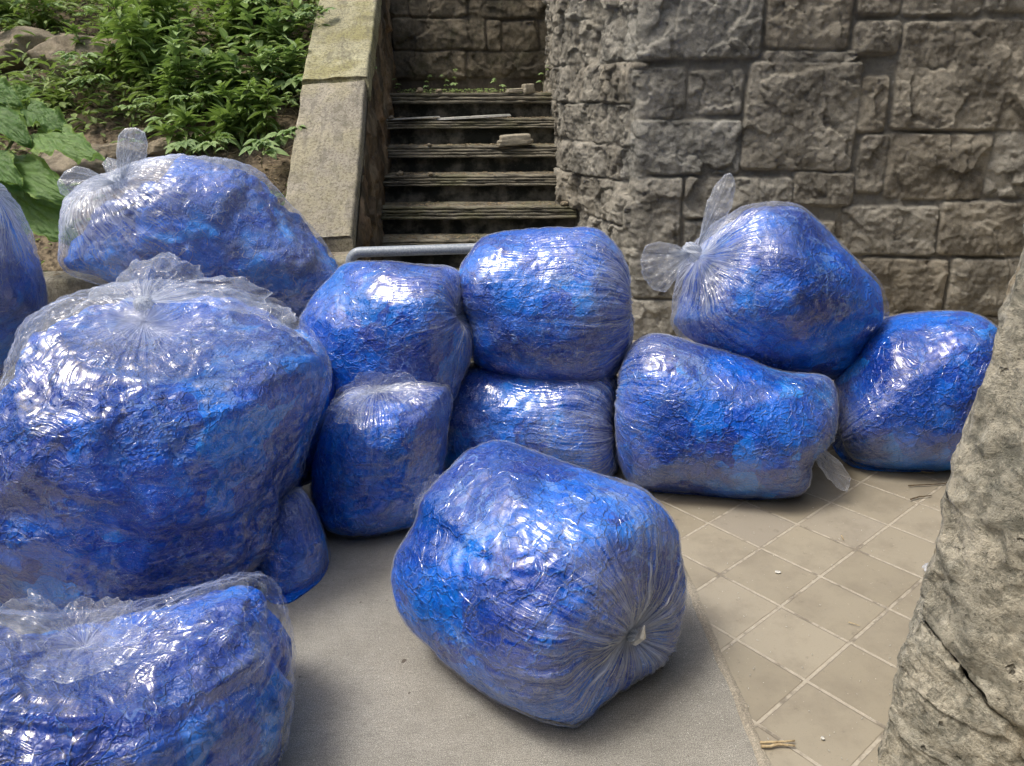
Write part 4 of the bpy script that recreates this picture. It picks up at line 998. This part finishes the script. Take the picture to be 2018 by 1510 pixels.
SP = [((590, 140), (1., -.25, -.12), .62, 'creeper reaching over the coping towards the stair'), ((600, 70), (.5, -.5, .1), .4, 'creeper at the upper coping, top of the picture'), ((560, 240), (.5, -.5, .35), .3, 'thin creeper with small leaves against the pale coping'),
      ((130, 60), (-.5, -.6, .2), .5, 'broad-leaved creeper in the top left corner'), ((60, 90), (-.4, -.6, .2), .4, 'broad-leaved creeper at the left edge above the rocks'), ((205, 200), (.2, -.7, .1), .35, 'pale creeper over the gap below the rocks'),
      ((250, 250), (.6, -.5, .1), .4, 'five-fingered creeper just behind the knot loops'), ((330, 290), (.5, -.6, .2), .3, 'low creeper touching the top of the slumped bag'), ((420, 330), (.4, -.5, .2), .3, 'creeper at the right shoulder of the slumped bag'),
      ((520, 340), (.3, -.6, .3), .3, 'creeper at the foot of the coping'), ((640, 425), (.6, -.3, .1), .15, 'tiny bright plant on the gravel at the coping foot'), ((480, 70), (.4, -.6, .2), .45, 'creeper amid the weeds at the top of the bank'),
      ((560, 90), (.7, -.6, .2), .45, 'creeper hanging by the upper coping edge'), ((440, 250), (-.3, -.6, .3), .3, 'mid-bank creeper with drooping leaves'), ((280, 90), (-.5, -.6, .3), .4, 'creeper behind the rocks'),
      ((585, 200), (.6, -.5, .2), .3, 'creeper hugging the left side of the lower coping'), ((600, 20), (.7, -.4, .1), .45, 'topmost creeper lying on the yellowed upper coping'), ((560, 310), (.5, -.5, .3), .25, 'small creeper against the lower half of the coping'),
      ((380, 330), (.2, -.6, .2), .3, 'creeper right behind the crest of the slumped bag'), ((200, 170), (.1, -.7, .2), .4, 'broad creeper between the rocks and the tall weeds')]
for i, ((px, py), d, ln, lb) in enumerate(SP):
    P = bank_at(px, py); spray(P + [0, -.02, .03], d, ln, lb, 300 + i, 9 if ln > .2 else 5, .125 if i not in (2, 10) else .06)
# undergrowth: countless small leaves
mb = MB(); K = 11000
gx = rng.uniform(-4.9, -1.15, K * 3); gyy = rng.uniform(4.2, 7.2, K * 3)
dn = fbm(np.stack([gx * 1.6, gyy * 1.6, gx * 0], -1), 3, 55)
dens = .10 + .42 * sm(gyy, 4.9, 5.7) + .3 * sm(dn, 0, .4); keep = rng.uniform(0, 1.3, K * 3) < dens; keep &= ~((dn < -.12) & (gyy < 5.5))
gx, gyy = gx[keep][:K], gyy[keep][:K]; px_, py_, _ = pj(np.stack([gx, gyy, bankz(gx, gyy) + .05], -1)); kp = ~((px_ < 330) & (py_ > 80) & (py_ < 165) & (rng.uniform(0, 1, len(gx)) < .85)) & ~((px_ < 330) & (py_ > 260) & (rng.uniform(0, 1, len(gx)) < .6)); gx, gyy = gx[kp], gyy[kp]
n_ = len(gx); gz_ = bankz(gx, gyy) + rng.uniform(0, .26, n_) * sm(gyy, 4.3, 5.6) + .01
a = rng.uniform(0, 6.28, n_); el = rng.uniform(-.2, .8, n_)
dd = np.stack([np.cos(a) * np.cos(el), np.sin(a) * np.cos(el) - .2, np.sin(el)], -1)
ls = rng.uniform(.03, .095, n_); h_ = n_ // 2
put_leaves(mb, np.stack([gx, gyy, gz_], -1)[:h_], dd[:h_], np.array([0, -.3, 1.]), ls[:h_], ls[:h_] * .5, 'ovate')
put_leaves(mb, np.stack([gx, gyy, gz_], -1)[h_:], dd[h_:], np.array([0, -.3, 1.]), ls[h_:] * 1.4, ls[h_:] * .3, 'lance')
tag(mb.build('undergrowth', LEAFD), 'mixed low green undergrowth covering the earth bank', 'undergrowth', kind='stuff')
# litter
mb = MB(); K = 2600; gx = rng.uniform(-4.5, -.9, K); gyy = rng.uniform(3.95, 6.4, K) ; gzz = np.where(gyy < 4.22, LZ + .012, bankz(gx, gyy) + .006); gzz = np.where((gx > -1.2) & (gyy > 4.1), np.interp(gyy, [4.13, 5.22], [.81, 1.61]), gzz)
kk = (gx < -1.2) | (gyy < 4.13); gx, gyy, gzz = gx[kk], gyy[kk], gzz[kk]
a = rng.uniform(0, 6.28, len(gx)); dd = np.stack([np.cos(a), np.sin(a), rng.uniform(-.2, .3, len(gx))], -1); ls = rng.uniform(.012, .05, len(gx))
put_leaves(mb, np.stack([gx, gyy, gzz], -1), dd, np.array([0, -.2, 1.]), ls, ls * rng.uniform(.15, .6, len(gx)), 'ovate')
tag(mb.build('leaf_litter', DIRT), 'dry brown leaf litter scattered over ledge and bank', 'leaf litter', kind='stuff')
mb = MB()
for i in range(130):
    P = bank_at(rng.uniform(60, 620), rng.uniform(180, 420)); a = rng.uniform(0, 6.28); l_ = rng.uniform(.06, .3); d = np.array([np.cos(a), np.sin(a) * .6, rng.uniform(-.1, .5)]) * l_
    mb.tube([P, P + d * .5 + [0, 0, .02], P + d], [.002, .0016, .001], 4, False)
tag(mb.build('dead_stalks', TWIG), 'thin dry stalks tangled over the bank', 'dead stalks', kind='stuff')
# rocks
def rock(name, P, dims, label, seed, mat=ROCK, cat='rock', group='rocks on the bank', cut=.25):
    n, m = 50, 80; ph = np.linspace(.01, np.pi - .01, n); th = np.arange(m) / m * 2 * np.pi; PH, TH = np.meshgrid(ph, th, indexing='ij')
    D = np.stack([np.sin(PH) * np.cos(TH), np.sin(PH) * np.sin(TH), np.cos(PH)], -1); r = np.random.default_rng(seed)
    rad = np.full(PH.shape, 1.25)
    for q in range(16):
        nv = r.normal(size=3); nv /= np.linalg.norm(nv); c = D @ nv; rad = np.minimum(rad, np.where(c > .05, r.uniform(.78, 1.0) / np.maximum(c, .05), 9))
    rad *= 1 + .06 * ridged(D * 4 + seed, 4, seed)
    V = P + D * rad[..., None] * np.array(dims) / 2
    mb = MB(); mb.add(V.reshape(-1, 3), gridfaces(n, m, True), tint=r.uniform(0, .6), mortar=0.); mb.f[m] = [np.arange(m)[None], np.arange(m)[None] + (n - 1) * m]
    o = mb.build(name, mat, origin=P); tag(o, label, cat, group); return o
for i, (px, py, dm, lb) in enumerate([(35, 108, (.62, .4, .30), 'rounded brown rock at the left edge'), (175, 125, (.70, .45, .34), 'long dark brown rock under the weeds'), (120, 85, (.28, .2, .14), 'small pale rock on top of the brown ones'),
        (150, 325, (.50, .36, .24), 'flat grey rock between burdock and knot loops'), (60, 178, (.24, .2, .22), 'tan rock behind the burdock'), (240, 295, (.3, .2, .14), 'earthy rock behind the upright knot loop'), (275, 252, (.26, .16, .07), 'thin flat rock under dry twigs'),
        (385, 282, (.16, .14, .13), 'dark rock above the slumped bag'), (320, 288, (.2, .15, .12), 'mossy rock above the slumped bag'), (600, 395, (.14, .12, .06), 'small stone at the coping foot')]):
    P = bank_at(px, py + 12); rock('rock', P + [0, 0, dm[2] * .12], dm, lb, 400 + i)
# burdock: large wavy leaves at the left
def big_leaf(root, base, tip, up, wid, seed, curl=.12, droop=.15):
    n, m = 60, 50; base = np.array(base, float); tip = np.array(tip, float); d = tip - base; Ln = np.linalg.norm(d); d /= Ln
    up = np.array(up, float); s = np.cross(d, up); s /= np.linalg.norm(s); n_ = np.cross(s, d)
    if n_ @ up < 0: n_ = -n_
    t = np.linspace(0, 1, n); c = np.linspace(-1, 1, m); T, C_ = np.meshgrid(t, c, indexing='ij')
    # heart-shaped blade
    wv = wid / 2 * (np.clip(np.sin(np.pi * np.clip(T * .93 + .07, 0, 1) ** .62), 0, 1) ** .62)
    lob = np.where(T < .3, -(1 - T / .3) * .14 * np.abs(C_) ** 1.5 * Ln, 0)
    P1 = np.stack([T * 5 + seed, C_ * 3, C_ * 0], -1)
    wv = wv * (1 + .28 * fbm(np.stack([T * 13, np.sign(C_) * 3., T * 0 + seed], -1), 3, seed) * np.abs(C_) ** 4)
    wav = 1.5 * curl * wid * (np.abs(C_) ** 3) * (fbm(np.stack([T * 7, np.sign(C_) * 9., T * 0 + seed], -1), 3, seed + 1) * 1.7 + .15)
    vein = -.008 * np.abs(np.sin((T - np.abs(C_) * .45) * 11)) * np.clip(np.abs(C_) * 4, 0, 1) + .035 * wid * np.abs(C_)
    X = base + (T * Ln + lob)[..., None] * d + (C_ * wv)[..., None] * s + (wav - vein - droop * Ln * T * T)[..., None] * n_ + (.01 * fbm(P1 * 2, 3, seed + 3))[..., None] * n_
    mb = MB(); mb.add(X.reshape(-1, 3), gridfaces(n, m), tint=np.random.default_rng(seed).uniform(0, 1), lf=np.stack([T, C_, T * 0], -1).reshape(-1, 3))
    mb.build('leaf', LEAFC, root)
BY = 3.75
br = empty('burdock', gy(20, 430, 3.85) * [1, 1, 0] + [0, 0, .7], 'burdock with very large wavy green leaves at the left edge', 'burdock plant')
for i, (b, yb, t, yt, up, w_) in enumerate([((0, 322), 3.95, (118, 372), 3.68, (.1, -.8, .8), .22), ((72, 262), 4.0, (190, 292), 3.78, (.0, -.5, 1), .20), ((52, 215), 4.1, (128, 246), 3.98, (.1, -.6, 1), .17),
        ((20, 375), 3.9, (138, 462), 3.66, (.3, -.9, .5), .24), ((-40, 205), 4.1, (42, 262), 3.85, (.2, -.8, .8), .20), ((20, 200), 4.2, (72, 172), 4.2, (-.3, -.8, .6), .15), ((-50, 300), 3.95, (22, 345), 3.7, (.3, -.8, .7), .2), ((-30, 170), 4.2, (28, 195), 4.05, (.1, -.8, .8), .16)]):
    big_leaf(br, gy(*b, yb), gy(*t, yt), up, w_, 500 + i)
mb = MB(); rt = gy(-30, 430, 4.0)
for b, yb in (((-20, 255), 3.95), ((30, 270), 4.0), ((-30, 235), 4.1), ((-20, 330), 3.9)):
    e = gy(*b, yb); mb.tube([rt, (rt + e) / 2 + [-.03, 0, .02], e], [.012, .010, .007], 8)
mb.build('stalk', STEM, br)

# ================================================================== THINGS ON THE STAIR
def tread_top(k): return 1.475 - .177 * k
def onstep(px, k, back=.10):
    y = 6.2 - .26 * k + back; P = gy(px, 300, y)
    x = P[0]; return np.array([x, y, .75 - (x + .2) * math.sin(TA) + (tread_top(k) - .75)])
# broken concrete brick
def chunk(name, P, dims, label, cat, seed, mat, rot=0.):
    n = 14; mb = MB(); r = np.random.default_rng(seed)
    lin = np.linspace(-1, 1, n); A, B = np.meshgrid(lin, lin, indexing='ij')
    for ax_ in range(3):
        for sg in (-1, 1):
            V = np.zeros((n, n, 3)); V[..., ax_] = sg; V[..., (ax_ + 1) % 3] = A; V[..., (ax_ + 2) % 3] = B * sg
            q = V / (np.linalg.norm(V ** 8, axis=-1, keepdims=True) ** (1 / 8) + 1e-9) if False else V / (np.abs(V) ** 9).sum(-1, keepdims=True) ** (1 / 9)
            q = q + .07 * np.stack([fbm(q * 2.3 + seed + z_, 3, seed + z_) for z_ in range(3)], -1)
            q[..., 0] *= 1 - .12 * (q[..., 2] > 0)
            q = q * np.array(dims) / 2; c, s = math.cos(rot), math.sin(rot)
            q = np.stack([q[..., 0] * c - q[..., 1] * s, q[..., 0] * s + q[..., 1] * c, q[..., 2]], -1)
            mb.add((P + q).reshape(-1, 3), gridfaces(n, n), tint=.1, mortar=0.)
    o = mb.build(name, mat, origin=P); tag(o, label, cat); return o
P = onstep(1016, 2, .06); chunk('broken_brick', P + [0, 0, .042], (.25, .13, .075), 'broken grey brick lying on the third step from the top', 'brick', 1, RUSTY, .12)
P = onstep(1046, 0, .06); chunk('rubble_chunk', P + [0, 0, .03], (.09, .08, .07), 'square chunk of rubble at the right end of the top step', 'rubble', 2, RUSTY, .4)
P = onstep(1020, 0, .07); chunk('rubble_chunk', P + [0, 0, .018], (.13, .09, .03), 'flat broken chunk leaning beside the square one on the top step', 'rubble', 3, RUSTY, .2)
def shard(P, L_, W_, th, label, seed):
    r = np.random.default_rng(seed); k = 26; a = np.arange(k) / k * 2 * np.pi
    rad = 1 + .22 * np.array(fbm(np.stack([np.cos(a) * 2, np.sin(a) * 2, a * 0 + seed], -1), 3, seed))
    xy = np.stack([np.cos(a) * L_ / 2 * rad, np.sin(a) * W_ / 2 * rad], -1)
    V = np.concatenate([np.c_[xy, np.zeros(k)], np.c_[xy * .97, np.full(k, th)]]) + P
    mb = MB(); mb.add(V, np.stack([np.arange(k), (np.arange(k) + 1) % k, (np.arange(k) + 1) % k + k, np.arange(k) + k], -1)); mb.f[k] = [np.arange(k)[None] + k]
    o = mb.build('slate_shard', SLATE, origin=P, smooth=False); tag(o, label, 'slate'); return o
P = onstep(932, 1, .07); shard(P + [0, 0, .004], .56, .10, .014, 'long pale slate shard lying across the second step', 4)
P = onstep(820, 1, .05); shard(P + [0, 0, .003], .40, .06, .008, 'thinner pale shard at the left of the second step', 5)
for i, (px, k, d_, lb) in enumerate([(847, 2, .03, 'tiny pebble on the left of the third step'), (983, 2, .028, 'pebble in front of the broken brick'), (778, 1, .035, 'pebble at the left end of the second step'), (931, 1, .025, 'pinkish pebble at the middle of the second step'),
        (1108, 4, .045, 'round stone at the right end of the lowest visible step'), (783, 3, .04, 'flat stone at the left end of the fourth step'), (875, 0, .04, 'small pinkish stone on the top step'), (838, 0, .05, 'pale stone among seedlings on the top step'), (845, 3, .03, 'pebble on the left of the fourth step')]):
    P = onstep(px, k, .05); rock('pebble', P + [0, 0, d_ * .35], (d_ * 1.2, d_, d_ * .8), lb, 600 + i, ROCK, 'pebble', 'pebbles on the steps')
for i, (px, h_, lb) in enumerate([(803, .10, 'leftmost little seedling on the top step'), (855, .12, 'second seedling from the left on the top step'), (885, .12, 'seedling at the middle of the top step'), (910, .17, 'tallest seedling on the top step'), (988, .10, 'seedling near the rubble on the top step'), (1072, .2, 'seedling at the right end of the top step by the wall')]):
    P = onstep(px, 0, .25); spray(P, (rng.uniform(-.3, .3), -.2, 1), h_, lb, 700 + i, 4, .05, LEAFB, 'seedlings on the top step', 'seedling')
mb = MB(); K = 1500; kx = rng.integers(0, 6, K); px_ = rng.uniform(-.8, .44, K); yy = 6.2 - .26 * kx + np.where(kx == 0, rng.uniform(.02, .5, K), rng.beta(2, 2, K) * .24 + .02); zz = .75 - (px_ + .2) * math.sin(TA) + (1.475 - .177 * kx - .75) + .004
a = rng.uniform(0, 6.28, K); ls = rng.uniform(.008, .03, K); put_leaves(mb, np.stack([px_, yy, zz], -1), np.stack([np.cos(a), np.sin(a), rng.uniform(-.1, .4, K)], -1), np.array([0, -.2, 1.]), ls, ls * rng.uniform(.2, .7, K), 'ovate')
tag(mb.build('step_litter', DIRT), 'dry crumbs and leaf bits strewn on the treads', 'leaf litter', kind='stuff')
mb = MB(); K = 500; px_ = rng.uniform(-.75, .3, K); yy = 6.2 + rng.uniform(.05, .5, K); zz = .75 - (px_ + .2) * math.sin(TA) + .725 + rng.uniform(0, .03, K)
a = rng.uniform(0, 6.28, K); ls = rng.uniform(.008, .022, K); put_leaves(mb, np.stack([px_, yy, zz], -1), np.stack([np.cos(a), np.sin(a), rng.uniform(0, .8, K)], -1), np.array([0, -.4, 1.]), ls, ls * .7, 'ovate')
tag(mb.build('step_moss', LEAFD), 'tiny green growth along the top step', 'moss', kind='stuff')

# ================================================================== THINGS ON THE PAVEMENT
def twig(label, pts, rad, mat, name='twig', group='twigs on the pavement'):
    P = [gz(*p, .006 + rad) for p in pts]; P = np.array(P); t = np.linspace(0, 1, 9); q = np.stack([np.interp(t, np.linspace(0, 1, len(P)), P[:, i]) for i in range(3)], -1)
    q += np.random.default_rng(int(pts[0][0])).normal(0, rad * .2, q.shape) * [1, 1, .3]
    mb = MB(); mb.tube(q, np.linspace(rad, rad * .6, 9), 7); o = mb.build(name, mat, origin=P[0]); tag(o, label, 'twig', group); return o
twig('upper of the straw-coloured reed bits at the cement edge', [(1497, 1463), (1530, 1462), (1566, 1460)], .0035, TWIG)
twig('lower of the straw-coloured reed bits at the cement edge', [(1500, 1472), (1535, 1467), (1567, 1469)], .004, TWIG)
twig('dark bent twig on the tiles before the far right bag', [(1794, 984), (1812, 979), (1835, 977)], .003, DTWIG)
twig('long thin twig on the tiles just in front of the far right bag', [(1790, 957), (1830, 955), (1862, 953), (1868, 950)], .0025, DTWIG)
twig('pale grass stalk on the tiles in the shade of the far right bag', [(1815, 929), (1842, 933)], .002, TWIG)
twig('short pale stalk on the tiles near the middle', [(1672, 1226), (1694, 1233)], .0015, TWIG)
twig('tiny curled stalk on the tiles', [(1658, 1055), (1663, 1064)], .002, TWIG)
mb = MB(); K = 260
for i in range(K):
    px, py = (rng.uniform(1330, 1850), rng.uniform(960, 1500)) if i % 2 else (rng.uniform(580, 1480), rng.uniform(1080, 1505))
    P = gz(px, py, .006); a = rng.uniform(0, 6.28); l_ = rng.uniform(.001, .006); mb.tube([P, P + np.array([np.cos(a), np.sin(a), 0]) * l_], .0008, 4)
tag(mb.build('floor_specks', SLATE), 'pale crumbs scattered over concrete and tiles', 'crumbs', kind='stuff')
tag(mesh_ := rock('grit', gz(1533, 1127, .004), (.020, .012, .003), 'flat white crumb on a tile left of the middle', 901, SLATE, 'crumb', 'white crumbs'))
rock('grit', gz(1621, 1455, .006), (.008, .008, .006), 'tiny white pebble on a tile near the bottom', 902, SLATE, 'crumb', 'white crumbs')
# crumpled scrap of film by the pier
pc = gz(1836, 1124, .012)
A_, B_ = np.meshgrid(np.linspace(-1, 1, 26), np.linspace(-1, 1, 26), indexing='ij'); Pq = np.stack([A_ * 2, B_ * 2, A_ * 0], -1)
V = pc + np.stack([A_ * .022 + .010 * fbm(Pq + 3, 3, 5), B_ * .018 + .010 * fbm(Pq + 9, 3, 6), .010 + .012 * ridged(Pq * 1.5, 3, 7) - .010 * (A_ ** 2 + B_ ** 2) * .5], -1)
V[..., 2] = np.maximum(V[..., 2], .003)
o = mesh('film_scrap', V.reshape(-1, 3), gridfaces(26, 26), FILM, origin=pc, attrs={'pl': np.zeros((676, 3)), 'pm': np.zeros(676), 'mk': np.full(676, .35), 'hb': np.zeros(676)})
tag(o, 'tiny crumpled scrap of clear film on the tiles against the rough pier', 'plastic scrap')
